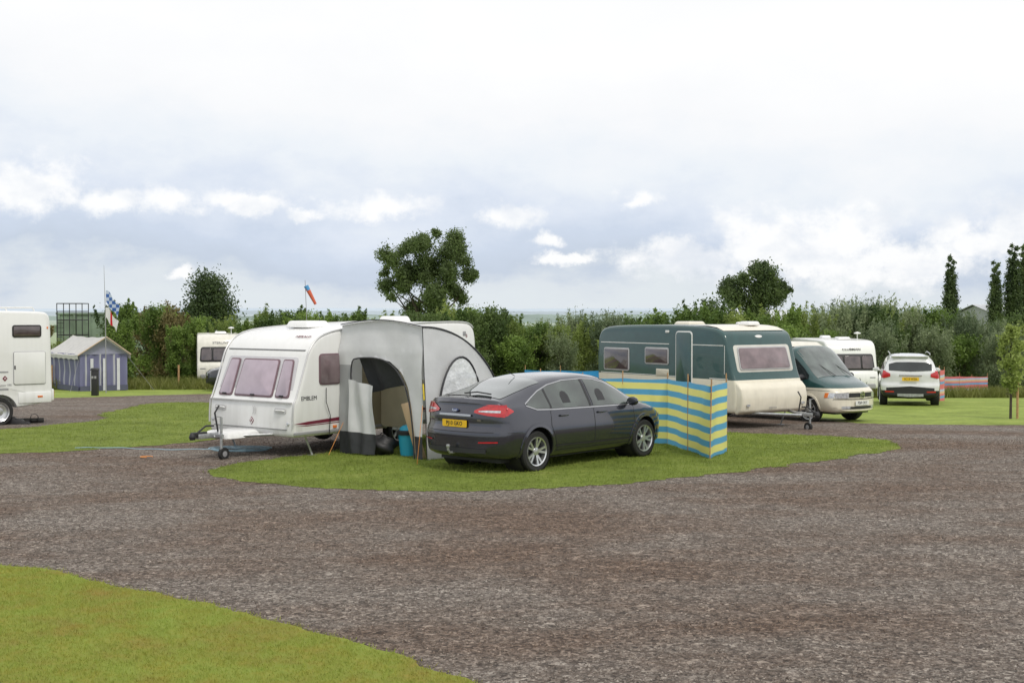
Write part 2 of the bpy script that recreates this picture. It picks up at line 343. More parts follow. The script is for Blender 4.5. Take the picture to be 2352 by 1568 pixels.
def mirror(P,x,y,z,m,k=1):
    for sg in(-1,1):
        b=MB()
        def fn(u,v):
            t=2*math.pi*u; a=math.pi*v; return (x+.07*k*math.sin(a)*math.cos(t)*(1 if math.cos(t)>0 else .4),sg*(y+.11)+.12*k*math.cos(a),z+.075*k*math.sin(a)*math.sin(t))
        b.grid(fn,14,8); b.tube([(x+.02,sg*(y-.06),z-.04),(x,sg*(y+.06),z-.02)],.025); b.obj('wing_mirror',m,P)

# ================================================================ WORLD
def build_world():
    w=bpy.data.worlds.new('World'); sc.world=w; w.use_nodes=True; nt=w.node_tree; nt.nodes.clear()
    tc=nd(nt,'ShaderNodeTexCoord'); sp=nd(nt,'ShaderNodeSeparateXYZ'); lk(nt,tc.outputs['Generated'],sp.inputs[0])
    def m(op,a,b=None,c=None,clamp=False):
        n=nd(nt,'ShaderNodeMath',operation=op); n.use_clamp=clamp
        for i,x in enumerate((a,b,c)):
            if x is None: continue
            if isinstance(x,(int,float)): n.inputs[i].default_value=x
            else: lk(nt,x,n.inputs[i])
        return n.outputs[0]
    az=m('ARCTAN2',sp.outputs[0],sp.outputs[1]); el=m('ARCSINE',sp.outputs[2])
    cv=nd(nt,'ShaderNodeCombineXYZ'); lk(nt,az,cv.inputs[0]); lk(nt,el,cv.inputs[1])
    def noi(sx,sy,scale,det=8,rough=.55,off=0,col=False):
        mp=nd(nt,'ShaderNodeMapping'); mp.inputs['Scale'].default_value=(sx,sy,1); mp.inputs['Location'].default_value=(off,off*.7,0); lk(nt,cv.outputs[0],mp.inputs[0])
        n=nd(nt,'ShaderNodeTexNoise'); n.inputs['Scale'].default_value=scale; n.inputs['Detail'].default_value=det; n.inputs['Roughness'].default_value=rough; lk(nt,mp.outputs[0],n.inputs['Vector']); return n.outputs[1 if col else 0]
    n1=noi(1,2.4,3.6,7,.5,3.1); n2=noi(1,1.2,30,9,.64,1.7); n3=noi(1,1.7,8,9,.6,7.3)
    e2=m('ADD',el,m('MULTIPLY',m('SUBTRACT',n1,.5),.13)); e2=m('ADD',e2,m('MULTIPLY',m('SUBTRACT',n3,.5),.12)); 
    e2=m('ADD',e2,m('MULTIPLY',m('MULTIPLY',az,.07),m('MULTIPLY',el,12,clamp=True)))
    f=m('DIVIDE',e2,.3,clamp=True)
    rp=nd(nt,'ShaderNodeValToRGB'); e=rp.color_ramp.elements
    st=[(0,(222,229,234)),(.05,(218,225,232)),(.11,(197,208,224)),(.19,(204,215,232)),(.27,(220,228,241)),(.36,(235,240,246)),(.5,(246,247,249)),(.72,(253,253,253)),(1,(248,249,250))]
    while len(e)<len(st): e.new(.5)
    for i,(p,c) in enumerate(st): e[i].position=p; e[i].color=srgb(*c)
    lk(nt,f,rp.inputs[0])
    wp=nd(nt,'ShaderNodeVectorMath',operation='MULTIPLY_ADD'); lk(nt,noi(1,1,20,8,.65,4.4,True),wp.inputs[0]); wp.inputs[1].default_value=(.05,.034,0); 
    w0=nd(nt,'ShaderNodeVectorMath',operation='SUBTRACT'); lk(nt,cv.outputs[0],w0.inputs[0]); w0.inputs[1].default_value=(.025,.017,0); lk(nt,w0.outputs[0],wp.inputs[2])
    mask=None
    for (px,py,rx,ry) in [(80,425,100,66),(250,458,60,34),(385,472,70,34),(570,462,110,30),(700,490,40,16),(1178,495,74,28),(1450,460,50,18),(1265,560,40,16),(1750,570,150,86),(1935,555,140,96),(2070,600,190,60),(2172,532,48,36),(2340,500,85,56),(1600,602,180,46),(420,622,30,14),(880,480,130,28),(2290,560,120,44),(1300,600,80,12),(1850,600,280,44)]:
        a=math.atan((px-1176)/2900); ee=(715-py)/2900*math.cos(a)
        s1=nd(nt,'ShaderNodeVectorMath',operation='SUBTRACT'); lk(nt,wp.outputs[0],s1.inputs[0]); s1.inputs[1].default_value=(a,ee,0)
        s2=nd(nt,'ShaderNodeVectorMath',operation='MULTIPLY'); lk(nt,s1.outputs[0],s2.inputs[0]); s2.inputs[1].default_value=(2900/rx,2900/ry,0)
        s3=nd(nt,'ShaderNodeVectorMath',operation='LENGTH'); lk(nt,s2.outputs[0],s3.inputs[0])
        v=m('SUBTRACT',1.,s3.outputs['Value']); mask=v if mask is None else m('MAXIMUM',mask,v)
    mk=m('ADD',m('MAXIMUM',mask,-.7),m('MULTIPLY',m('SUBTRACT',n2,.5),2.8))
    mr=nd(nt,'ShaderNodeMapRange',interpolation_type='SMOOTHSTEP'); mr.inputs[1].default_value=-.3; mr.inputs[2].default_value=.62; lk(nt,mk,mr.inputs[0])
    cc=nd(nt,'ShaderNodeValToRGB'); q=cc.color_ramp.elements; q[0].position=.34;q[1].position=.52; q[0].color=srgb(228,233,241); q[1].color=srgb(254,254,254)
    lk(nt,noi(1,1.5,16,7,.55,2.2),cc.inputs[0])
    mx=nd(nt,'ShaderNodeMix',data_type='RGBA'); fa=m('MULTIPLY',mr.outputs[0],.92); lk(nt,fa,mx.inputs[0]); lk(nt,rp.outputs[0],mx.inputs[6]); lk(nt,cc.outputs[0],mx.inputs[7])
    bg=nd(nt,'ShaderNodeBackground'); bg.inputs[1].default_value=1.05; lk(nt,mx.outputs[2],bg.inputs[0])
    sk=nd(nt,'ShaderNodeTexSky',sky_type='NISHITA'); sk.sun_disc=False; sk.sun_elevation=R(52); sk.sun_rotation=R(150)
    b2=nd(nt,'ShaderNodeBackground'); b2.inputs[1].default_value=.1; lk(nt,sk.outputs[0],b2.inputs[0])
    ms=nd(nt,'ShaderNodeMixShader'); ms.inputs[0].default_value=.97; lk(nt,b2.outputs[0],ms.inputs[1]); lk(nt,bg.outputs[0],ms.inputs[2])
    o=nd(nt,'ShaderNodeOutputWorld'); lk(nt,ms.outputs[0],o.inputs[0])
    l=bpy.data.lights.new('sun','SUN'); l.energy=1.5; l.angle=R(11); l.color=(1,.94,.85); so=bpy.data.objects.new('sun',l); COL.objects.link(so)
    az_,el_=R(150),R(52); d=Vector((math.sin(az_)*math.cos(el_),math.cos(az_)*math.cos(el_),math.sin(el_))); so.rotation_euler=d.to_track_quat('Z','Y').to_euler(); so.location=(10,-10,30)
build_world()
ZOOM=1
cam=bpy.data.cameras.new('camera'); co=bpy.data.objects.new('camera',cam); COL.objects.link(co); co.location=(0,0,2.5); co.rotation_euler=(R(90)-math.atan(69/2900),0,0)
cam.sensor_width=36; cam.lens=2900/2352*36*ZOOM; cam.clip_end=20000; cam.clip_start=.1; sc.camera=co
sc.view_settings.view_transform='Standard'; sc.view_settings.look='None'; sc.view_settings.exposure=0
# ================================================================ GROUND
def struct(o): o['kind']='structure'; return o
def build_ground():
    Y=list(range(-40,101))+[110,130,160,200,300,500,1000,2000,4000,8000]; X=[-6000,-2000,-800,-300,-150,-90]+list(range(-60,61,2))+[90,150,300,800,2000,6000]
    b=MB(); nx=len(X); b.add([(x,y,gzf(x,y)-(0 if y<101 else min(2,(y-100)*.02))) for y in Y for x in X],[(j*nx+i,j*nx+i+1,(j+1)*nx+i+1,(j+1)*nx+i) for j in range(len(Y)-1) for i in range(nx-1)])
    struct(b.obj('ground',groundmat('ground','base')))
    def ridge(name,y0,h0,h1,seed,col,f,var,sc_):
        b=MB(); n=700; vs=[]
        for i in range(n+1):
            x=(i/n-.5)*y0*1.3; t=.5+.5*noise.noise(Vector((x*f,seed,0)))+.22*noise.noise(Vector((x*f*6,seed,1)))+.16*noise.noise(Vector((x*f*25,seed,2))); h=h0+(h1-h0)*max(0,min(1.2,t))
            vs+=[(x,y0-y0*.08,-8),(x,y0,h),(x,y0*1.1,-8)]
        b.add(vs,[(3*i+j,3*i+3+j,3*i+4+j,3*i+1+j) for i in range(n) for j in range(2)])
        struct(b.obj(name,mat(name+str(y0),col,1,var=var,scale=sc_,spec=0)))
    ridge('hills',5200,9,20,3.3,(.5,.57,.64),.0012,.06,.002); ridge('hills',2400,1.5,5.5,8.1,(.40,.46,.50),.004,.12,.01); ridge('hills',1000,-1.6,.9,5.7,(.26,.32,.29),.012,.3,.02); ridge('hills',420,-3.4,-.6,2.2,(.13,.18,.11),.03,.4,.05)  # aerial haze is put into the ridge colours, paler and bluer farther out
build_ground()
def jit(poly,n=3,amp=.05,seed=0):
    p=chaikin(poly,n,True); q=[]
    for i in range(len(p)):
        a=p[i];b=p[(i+1)%len(p)]; L=np.hypot(*(b-a)); k=max(1,min(60,int(L/.1)))
        for j in range(k):
            t=a+(b-a)*j/k; w=noise.noise(Vector((t[0]*2.2,t[1]*2.2,seed)))*amp*1.8+noise.noise(Vector((t[0]*9,t[1]*9,seed)))*amp*1.2
            nn=np.array([-(b-a)[1],(b-a)[0]])/max(L,1e-6); q.append(t+nn*w)
    return np.array(q)
def sheet(name,poly,m,off):
    me=bpy.data.meshes.new(name); bm=bmesh.new(); vs=[bm.verts.new((p[0],p[1],0)) for p in poly]; bm.faces.new(vs); bmesh.ops.triangulate(bm,faces=bm.faces[:])
    for y in range(int(poly[:,1].min()),int(poly[:,1].max())+2):
        bmesh.ops.bisect_plane(bm,geom=bm.verts[:]+bm.edges[:]+bm.faces[:],plane_co=(0,y,0),plane_no=(0,1,0))
    for v in bm.verts:
        y=v.co.y; y0=math.floor(y+1e-5); t=y-y0; v.co.z=(gzf(v.co.x,y0)*(1-t)+gzf(v.co.x,y0+1)*t)+off
    bmesh.ops.recalc_face_normals(bm,faces=bm.faces)
    for f in bm.faces:
        if f.normal.z<0: f.normal_flip()
    bm.to_mesh(me); bm.free(); me.materials.append(m); return struct(ob(name,me))
GR=groundmat('gravel','gravel'); GS=groundmat('grass_lawn','lawn'); GD=groundmat('grass_dry','dry')
gravel=jit([(-45,-8),(45,-8),(45,31),(20,30),(12.2,30),(8.8,30.6),(7.9,32),(7.4,36),(2,36),(1.6,33),(-1,32),(-4,32),(-7,37),(-7,45),(-10,52),(-13,51),(-17,46.5),(-22,45),(-45,44)],2,.1)
island=jit([(-4.75,19.75),(-4.75,20.6),(-4.2,21.4),(-3.26,22.6),(-2.4,25.6),(-.75,28.6),(1.2,28.8),(3.1,28.2),(4.6,27.6),(6.2,26.7),(7.4,25.8),(7.6,24.4),(7.1,23.2),(5.87,21.9),(4.42,20.5),(2.79,19.1),(1.41,18.2),(.15,17.65),(-1.07,17.55),(-2.31,17.75),(-3.66,18.3),(-4.4,18.95)],2,.09,1)
leftg=jit([(-16,21.8),(-10.8,21.5),(-9.1,22.5),(-7.9,22.9),(-6.4,24.4),(-5.7,26.7),(-6.5,33),(-7.6,38),(-9.6,42.5),(-11.7,43.2),(-12.2,41),(-11.7,38.6),(-11.6,35),(-10.3,32.6),(-11.5,28.4),(-13.2,26),(-16,25)],2,.1,2)
fore=jit([(-16,4),(-16,16),(-6.6,13.1),(-5.05,12.4),(-4.52,12.2),(-3.71,11.5),(-2.71,10.8),(-1.63,9.93),(-1.05,9.35),(-.53,8.79),(-.2,8.4),(.5,7.2),(1.4,5.5),(1.8,4)],2,.06,3)
sheet('gravel_road',gravel,GR,.006); sheet('grass_verge',island,GS,.012); sheet('grass_verge',leftg,GS,.012); sheet('grass_verge',fore,GD,.012)
def inpoly(P,poly):
    x,y=P[:,0],P[:,1]; c=np.zeros(len(P),bool); j=len(poly)-1
    for i in range(len(poly)):
        xi,yi=poly[i];xj,yj=poly[j]
        if yi!=yj: c^=((yi>y)!=(yj>y))&(x<(xj-xi)*(y-yi)/(yj-yi)+xi)
        j=i
    return c
def npmesh(name,V,k,m):
    n=len(V)//k; me=bpy.data.meshes.new(name); me.vertices.add(len(V)); me.vertices.foreach_set('co',V.astype(np.float32).ravel()); me.loops.add(len(V)); me.loops.foreach_set('vertex_index',np.arange(len(V),dtype=np.int32))
    me.polygons.add(n); me.polygons.foreach_set('loop_start',(np.arange(n)*k).astype(np.int32)); me.materials.append(m); me.update(calc_edges=True); me.validate(); return me
def blades(name,poly,n,h,w,m,box=None,spill=.035):
    lo,hi=poly.min(0),poly.max(0)
    if box: lo=np.maximum(lo,box[0]); hi=np.minimum(hi,box[1])
    P=rng.uniform(lo,hi,(n,2)); P=P[inpoly(P,poly)]; P=P+rng.normal(0,spill,P.shape); n=len(P); z=gz(P[:,0],P[:,1])+.008; a=rng.uniform(0,2*np.pi,n); H=h*rng.uniform(.35,1.3,n); W=w*rng.uniform(.6,1.3,n)
    d=np.stack([np.cos(a),np.sin(a)],1); b0=P-d*W[:,None]/2; b1=P+d*W[:,None]/2; t=P+rng.normal(0,1,(n,2))*H[:,None]*.5
    V=np.zeros((n,3,3)); V[:,0,:2]=b0;V[:,1,:2]=b1;V[:,2,:2]=t;V[:,0,2]=z;V[:,1,2]=z;V[:,2,2]=z+H
    o=ob(name,npmesh(name,V.reshape(-1,3),3,m)); o['kind']='stuff'; return o
blades('grass',island,110000,.036,.012,GS); blades('grass',fore,190000,.028,.008,GD,box=((-6,7.5),(1.5,14))); blades('grass',leftg,60000,.036,.013,GS)
blades('long_grass',np.array([(-34,56.5),(36,56.5),(36,62),(-34,60)]),60000,.5,.05,leafmat('long_grass',(.12,.15,.03),(.26,.27,.08)))
def pebbles(n):
    P=np.stack([rng.uniform(-10,12,n),7.5+19*rng.uniform(0,1,n)**1.6],1); P=P[inpoly(P,gravel)&~inpoly(P,island)&~inpoly(P,fore)&~inpoly(P,leftg)&(np.abs(P[:,0])<P[:,1]*.45+.5)]; n=len(P)
    r=rng.uniform(.005,.013,n)*(1+(rng.uniform(0,1,n)>.95)*.9)*(1+np.maximum(0,P[:,1]-12)*.03); base=np.array([(1,0,0),(0,1,0),(-1,0,0),(0,-1,0),(0,0,.8)]); fa=[(0,1,4),(1,2,4),(2,3,4),(3,0,4)]
    a=rng.uniform(0,6.28,n); c,s=np.cos(a),np.sin(a); V=base[None]*r[:,None,None]*rng.uniform(.6,1.3,(n,5,1)); x=V[...,0]*c[:,None]-V[...,1]*s[:,None]; y=V[...,0]*s[:,None]+V[...,1]*c[:,None]
    V=np.stack([x+P[:,:1],y+P[:,1:],V[...,2]+(gz(P[:,0],P[:,1])+.006)[:,None]],-1); T=V[:,np.array(fa).ravel()].reshape(-1,3)
    o=ob('gravel_stones',npmesh('gravel_stones',T,3,groundmat('pebble','pebble'))); o['kind']='stuff'
pebbles(120000)
# ================================================================ TREES
LM=[leafmat('leaf_mid',(.085,.145,.036),(.25,.36,.08)),leafmat('leaf_yellow',(.145,.21,.047),(.35,.43,.12)),leafmat('leaf_dark',(.058,.1,.034),(.16,.23,.068)),leafmat('leaf_grey',(.14,.19,.1),(.33,.39,.21)),leafmat('leaf_brown',(.15,.135,.05),(.33,.28,.12)),leafmat('leaf_tree',(.065,.1,.042),(.165,.225,.08))]
def leaves(cl,n,leaf,asp=.55,shell=.5,up=0,sp=.14):
    cl=np.array(cl,float); w=cl[:,3]**2*1.0; w/=w.sum(); i=rng.choice(len(cl),n,p=w); C=cl[i]
    d=rng.normal(0,1,(n,3)); d/=np.linalg.norm(d,axis=1)[:,None]; rr=C[:,3]*rng.uniform(0,1,n)**shell; lump=1+.3*np.sin(d[:,0]*7+i)*np.cos(d[:,1]*6+i*2)+rng.normal(0,sp,n)
    P=C[:,:3]+d*(rr*lump)[:,None]
    a=rng.normal(0,1,(n,3)); a[:,2]+=up; a/=np.linalg.norm(a,axis=1)[:,None]; b=np.cross(a,rng.normal(0,1,(n,3))); b/=np.linalg.norm(b,axis=1)[:,None]
    s=leaf*rng.uniform(.5,1.3,n)[:,None]; a=a*s; b=b*s*asp
    return np.stack([P-a,P-b*.9,P+a,P+b*.9],1).reshape(-1,3)
def trunkmesh(cl,h,r,every=1,fork=.35):
    b=MB(); b.tube([(0,0,-.3),(r*.3,0,h*.4),(0,r*.3,h)],[r*1.25,r,r*.7],10)
    for k,c in enumerate(cl[::every]):
        z0=h*(fork+.65*((k*37)%10)/10); e=Vector(c[:3]); s=Vector((0,0,min(z0,e.z*.8))); mid=s.lerp(e,.5)+Vector((random.uniform(-.1,.1)*h,random.uniform(-.1,.1)*h,-.04*h)); b.tube([s,mid,e],[r*.38,r*.22,r*.06],6)
    return b.mesh('trunk',BARK)
def tree(name,label,x,y,cl,th,tr,m,n,leaf,cat='tree',group=None,asp=.55,up=0,every=1,shell=.5,sp=.14):
    T=top(name,label,cat,x,y,group=group); ob('trunk',trunkmesh(cl,th,tr,every),T)
    ob('crown',npmesh('crown',leaves(cl,n,leaf,asp,shell,up,sp),4,m),T); return T
def dup(src,x,y,s,rot,m=None):
    n=src.copy(); COL.objects.link(n); n.location=(x,y,gzf(x,y)); n.scale=s if isinstance(s,tuple) else (s,s,s); n.rotation_euler=(0,0,rot)
    for c in src.children:
        cc=c.copy(); cc.parent=n; COL.objects.link(cc)
    return n
rr_=random.Random(3)
def silh(pc,y,x0,cx,f,dep,extra=2):
    g=gzf(x0,y); k=2900/y; o=[]
    for px,py,r in pc:
        for j in range(extra):
            q=r*f*rr_.uniform(.6,1.0); o.append(((px+rr_.uniform(-.45,.45)*r-cx)/k,rr_.uniform(-dep,dep),(715-py+rr_.uniform(-.45,.45)*r)/k+2.5-g,q/k))
    return o
pc=[(905,600,36),(886,655,24),(930,578,30),(975,556,32),(1030,558,34),(1060,592,34),(1010,600,44),(955,618,44),(1076,636,24),(1045,660,34),(990,665,42),(930,655,30),(955,702,40),(1010,705,40),(1092,628,14),(874,622,18),(925,615,32),(1000,540,14),(1050,685,26),(985,640,38),(900,680,14),(1035,625,36)]
tree('ash_tree','tall spreading broadleaf tree standing alone beyond the hedge',-7.2,110,silh(pc,110,-7.2,985,.78,2.3,3),5.5,.32,LM[5],62000,.115,shell=.6,every=5,sp=.22)
def blob(n,w,h,z0,seed,r=.28,pw=1.6):
    rs=random.Random(seed); o=[]
    for i in range(n):
        t=(i+.5)/n; z=z0+(h-z0)*t; ww=w*math.sin(math.pi*min(1,(t*.85+.12)))**(1/pw); a=rs.uniform(0,6.28); q=ww*rs.uniform(.3,1)*.68
        o.append((q*math.cos(a),q*math.sin(a),z-r*h*.15,r*w*rs.uniform(.55,1.25)*1.75))
    return o
tree('round_tree','rounded dark green tree rising above the shrubs',-24.1,100,blob(34,2.35,7.4,2.2,3,.30),3,.2,LM[5],26000,.12,shell=.6,every=6,sp=.2)
tree('round_tree','bushy round tree behind the hedge near farm roofs',21.2,110,silh([(1680,660,28),(1700,640,28),(1735,622,26),(1765,640,30),(1790,660,24),(1735,660,40),(1812,665,14),(1690,690,34),(1780,690,34),(1735,700,45),(1665,675,18),(1755,612,14)],110,21.2,1735,.85,1.6,3),5,.25,LM[5],34000,.12,shell=.6,every=6,sp=.22)
P0=tree('poplar_tree','tall narrow poplar tree beyond the hedge',48.6,140,[(.3*math.sin(i*2.4),.3*math.cos(i*2.4),2.2+i*.31,.28+.45*math.sin(math.pi*min(1,.12+i/36))) for i in range(35)],5,.2,LM[5],14000,.14,group='row of narrow poplars',shell=.6,every=8,sp=.2)
dup(P0,53.6,140,(.95,.95,.95),1); dup(P0,55.9,141,(1.15,1.15,1.1),2.2); dup(P0,57.8,142,(1.4,1.4,1.14),3.3)
SH=[]
spec=[(0,24,1.15,3.6,.25,.26,.065,11000,'bushy green shrub in the hedge'),(1,26,1.0,3.8,.3,.25,.06,10000,'light green shrub with yellowish leaves in the hedge'),(2,24,1.2,3.6,.2,.27,.065,11000,'dark green shrub in the hedge'),(3,24,1.1,3.4,.2,.25,.06,10000,'grey green willow shrub in the hedge'),(4,22,1.0,3.7,.3,.25,.065,9000,'shrub with browning leaves in the hedge'),(0,24,.8,4.2,.7,.26,.065,9000,'young slender tree in the hedge')]
for k,(mi,n,w,h,z0,r,leaf,cnt,lb) in enumerate(spec):
    cl=blob(n,w,h*.9,z0,20+k,r); rs=random.Random(k)
    for i in range(16):
        a=rs.uniform(0,6.28); q=w*rs.uniform(.1,.9); x,y=q*math.cos(a),q*math.sin(a); zt=h*rs.uniform(.78,1.04)*(1-.12*q/w)
        for j in range(4): cl.append((x*(1+.06*j),y*(1+.06*j),zt-.42+.17*j,.17-.028*j))
    SH.append((tree('hedge_shrub',lb,-60-3*k,60,cl,h*.5,.04,LM[mi],int(cnt*1.25),leaf,'shrub','shrubs of the boundary hedge',.36 if mi in(1,3) else .55,1.2 if mi==3 else .3,5,sp=.2),h))
prof=np.array([(-300,725),(0,725),(125,725),(150,780),(240,780),(262,695),(290,668),(335,695),(420,695),(440,720),(540,725),(565,705),(600,695),(640,712),(690,700),(740,710),(790,700),(870,710),(900,722),(1020,700),(1090,690),(1160,712),(1200,728),(1290,718),(1320,705),(1370,722),(1450,725),(1560,716),(1600,695),(1640,682),(1720,705),(1860,692),(1900,710),(1965,655),(2000,695),(2030,690),(2070,690),(2120,710),(2160,695),(2200,708),(2290,722),(2352,715),(2700,715)],float)
rs=random.Random(11); used=[False]*6
def place(x,y,k,topy,wj):
    T,h=SH[k]; z1=2.5+(715-topy)*y/2900; H=max(1.2,(z1-gzf(x,y))*.97); s=H/h; w=(.55*s+.5)*wj
    if not used[k]: used[k]=True; T.location=(x,y,gzf(x,y)); T.scale=(w,w,s); return
    dup(T,x,y,(w,w,s),rs.uniform(0,6.28))
for row,(yb,step,dy) in enumerate([(63,1.25,0),(68,1.5,-2),(60.3,2.1,40)]):
    x=-33.
    while x<36:
        y=yb+rs.uniform(-1.2,1.2)+(5 if x>18 else 0); px=1176+2900*x/y
        ty=np.interp(px,prof[:,0],prof[:,1])+rs.uniform(-12,14)+dy
        if px<440: c=[0,4,1,2,1,5,4]
        elif px<1180: c=[0,1,2,1,5]
        elif px<1400: c=[3,3,1,3,0]
        elif px<1900: c=[0,1,1,2,5]
        else: c=[3,3,0,2,1,3]
        if row==2 and (px<270 or 430<px<560): x+=step; continue
        place(x,y,rs.choice(c),ty,rs.uniform(.8,1.2)); x+=step*rs.uniform(.75,1.25)
cl=blob(24,.42,2.5,.85,77,.24)
T=tree('sapling','young leafy sapling growing in the grass beside the pitch',13.05,33,cl,2.0,.03,LM[1],3400,.05,'tree')
b=MB(); b.tube([(.18,0,-.1),(.18,0,.95)],.03,6); b.tube([(.18,0,.8),(0,0,.82)],.015,5); b.obj('support_stake',WOOD,T)
# ================================================================ CAR (dark grey hatchback)
def build_car():
    T=top('parked_car','dark grey hatchback car parked on the grass verge','car',.68,21.45,48)
    PNT=mat('grey_metallic',(.056,.058,.074),.22,metal=.7,var=.06,coat=1)
    st=[(-2.39,.36,.66,.62,.76,1.0,.72,1.08,.62,1.11),(-2.33,.29,.80,.62,.87,1.0,.82,1.14,.68,1.17),(-2.1,.23,.86,.62,.92,1.01,.86,1.15,.70,1.19),(-1.6,.2,.88,.6,.94,1.0,.88,1.25,.66,1.31),(-1.1,.19,.88,.6,.94,.99,.88,1.37,.62,1.43),(-.5,.19,.88,.6,.94,.97,.88,1.44,.6,1.495),(0,.19,.88,.6,.94,.96,.88,1.445,.6,1.50),(.5,.19,.88,.6,.94,.95,.88,1.40,.6,1.455),(.95,.19,.88,.6,.94,.94,.87,1.23,.62,1.29),(1.35,.19,.88,.6,.94,.93,.85,1.03,.66,1.08),(1.55,.2,.88,.6,.93,.9,.83,.96,.68,1.01),(1.9,.21,.86,.6,.91,.84,.8,.9,.6,.935),(2.2,.22,.8,.56,.86,.76,.74,.82,.52,.85),(2.36,.25,.66,.5,.74,.66,.64,.72,.45,.74),(2.4,.3,.55,.48,.66,.6,.56,.66,.4,.67)]
    rec=lambda x,z: (.05*sms(.66,.73,z)+.05*sms(.9,1.1,z))*sms(-2.15,-2.36,x) if x<-2.15 else 0
    L=Loft(st,mkD(-1.6,.30,1.4,.5,rec)); L.body([PNT],T,nx=80); WX=(1.42,-1.43); wr=.33
    boolcut(L.o,[cylmesh(wx,.34,.385,sg*.55,sg*1.2) for wx in WX for sg in(-1,1)]); L.o.data.materials.clear(); L.o.data.materials.append(PNT)
    arches(L,T,WX,.375,.34,PNT,.055,.022)
    b=MB()
    for wx in WX:
        b.lathe([(.38,.5),(.38,.86)],24,0,o=(wx,0,.34)); b.lathe([(.38,-.5),(.38,-.86)],24,0,o=(wx,0,.34))
    b.box((0,0,.2),(4.0,1.3,.06)); b.obj('underbody',BLK,T)
    for wx in WX:
        for sg in(-1,1): wheel(T,wx,sg*.80,wr)
    lo=[(-1.6,1.06),(-1.4,1.0),(-1,.985),(1.2,.955)]; up=[(-1.62,1.07),(-1.5,1.12),(-1.2,1.25),(-.9,1.335),(-.5,1.39),(0,1.40),(.3,1.38),(.6,1.31),(.9,1.18),(1.2,.96)]
    TR=mat('trim_satin',(.5,.5,.51),.22,metal=.85); SG=mat('side_glass',(.045,.06,.05),.04,var=.6,scale=2.2,coat=1,ior=1.6)
    for sg in(-1,1):
        for x0,x1 in((-1.58,-1.08),(-1.03,-.04),(.03,1.17)): L.side(MB(),x0,x1,lo,up,sg,.007).obj('side_window',SG,T)
        for xx in(-.62,.30):
            b=MB(); L.side(b,xx-.10,xx+.10,[(-2,1.06),(2,1.04)],[(xx-.10,1.17),(xx-.06,1.225),(xx,1.24),(xx+.06,1.225),(xx+.10,1.17)],sg,.0095,nx=10); b.obj('headrest',BLK,T)
        b=MB(); L.rib(b,[(-1.62,1.055),(-1.4,.985),(-1,.968),(1.25,.938)],sg,.018,.009); L.rib(b,[(-1.62,1.08)]+[(x,z+.012) for x,z in up[1:]],sg,.014,.009,0); b.obj('window_trim',TR,T)
        L.rib(MB(),[(-.04,.97),(-.04,1.4)],sg,.06,.0105).obj('door_pillar',BLK,T); L.rib(MB(),[(-1.055,.985),(-1.055,1.28)],sg,.05,.0085).obj('door_pillar',BLK,T)
        for pth in ([(.02,.94),(.0,.6),(.02,.3)],[(1.13,.92),(1.1,.7),(1.05,.32)],[(-1.08,.95),(-1.1,.72),(-.98,.45),(-.92,.32)],[(-1.0,.31),(1.05,.31)],[(-2.3,.66),(-1.83,.66)]):
            L.rib(MB(),pth,sg).obj('door_seam',BLK,T)
        L.rib(MB(),[(-.98,.39),(1.0,.37)],sg,.03,.006).obj('sill_trim',BLK,T)
        for x in(-.78,.2):
            y=L.yat(x,.86)+.015; b=MB(); b.box((x,sg*y,.865),(.2,.035,.03)); b.obj('door_handle',PNT,T,.01)
        b=MB(); L.end(b,-1,sg*.38,sg*.84,[(.38,.965),(.6,.925),(.84,.90)],[(.38,1.0),(.55,1.075),(.84,1.09)],.016); L.side(b,-2.4,-2.02,[(-2.4,.90),(-2.02,.98)],[(-2.4,1.09),(-2.2,1.08),(-2.02,1.0)],sg,.012); lt=b.obj('tail_light',RED,T)
        b=MB(); L.end(b,-1,sg*.46,sg*.78,[(.42,.982),(.6,.972),(.8,.968)],[(.42,.992),(.6,1.005),(.8,1.002)],.021); b.obj('reverse_lamp',LENS,lt)
        b=MB(); L.end(b,-1,sg*.5,sg*.78,[(.5,.50),(.8,.51)],[(.5,.52),(.8,.53)],.016); b.obj('rear_reflector',RED,T)
        b=MB(); L.end(b,1,sg*.35,sg*.66,[(.35,.60),(.66,.62)],[(.35,.67),(.66,.72)],.01); L.side(b,2.1,2.38,[(2.1,.72),(2.38,.62)],[(2.1,.79),(2.38,.72)],sg,.01); b.obj('headlight',LENS,T)
    RG=mat('rear_glass',(.07,.085,.08),.04,var=.5,scale=2,coat=1,ior=2.0)
    L.top(MB(),-2.04,-1.02,.9,.007,k1=.95).obj('rear_window',RG,T); L.top(MB(),.58,1.42,.93,.007).obj('windscreen',RG,T)
    b=MB(); L.end(b,-1,-.62,.62,[(0,.335),(.7,.345)],[(0,.42),(.7,.41)],.02,nz=3); b.obj('bumper_grille',BLK,T)
    b=MB(); L.end(b,-1,-.72,.72,[(0,.665),(.7,.668)],[(0,.672),(.7,.675)],.014,nz=2); b.obj('tailgate_seam',BLK,T)
    b=MB(); L.end(b,-1,-.66,.66,[(0,.56),(.7,.57)],[(0,.585),(.7,.59)],.018,nz=2); b.obj('bumper_strip',PNT,T)
    b=MB(); L.end(b,-1,-.34,.34,[(0,.905),(.4,.905)],[(0,.94),(.4,.935)],.03,nz=2); b.obj('tailgate_trim',TR,T)
    plate(T,'PJ10 GKO',(-2.355,0,.785),math.pi,YEL)
    b=MB(); b.lathe([(.065,0),(.06,.01),(.001,.012)],20,0,axis='z'); me=b.mesh('badge',mat('badge_blue',(.01,.03,.15),.2,coat=1)); me.transform(Matrix.Translation((-2.345,0,.99))@Matrix.Rotation(R(-80),4,'Y')@Matrix.Diagonal((.45,1.1,1,1))); ob('badge',me,T)
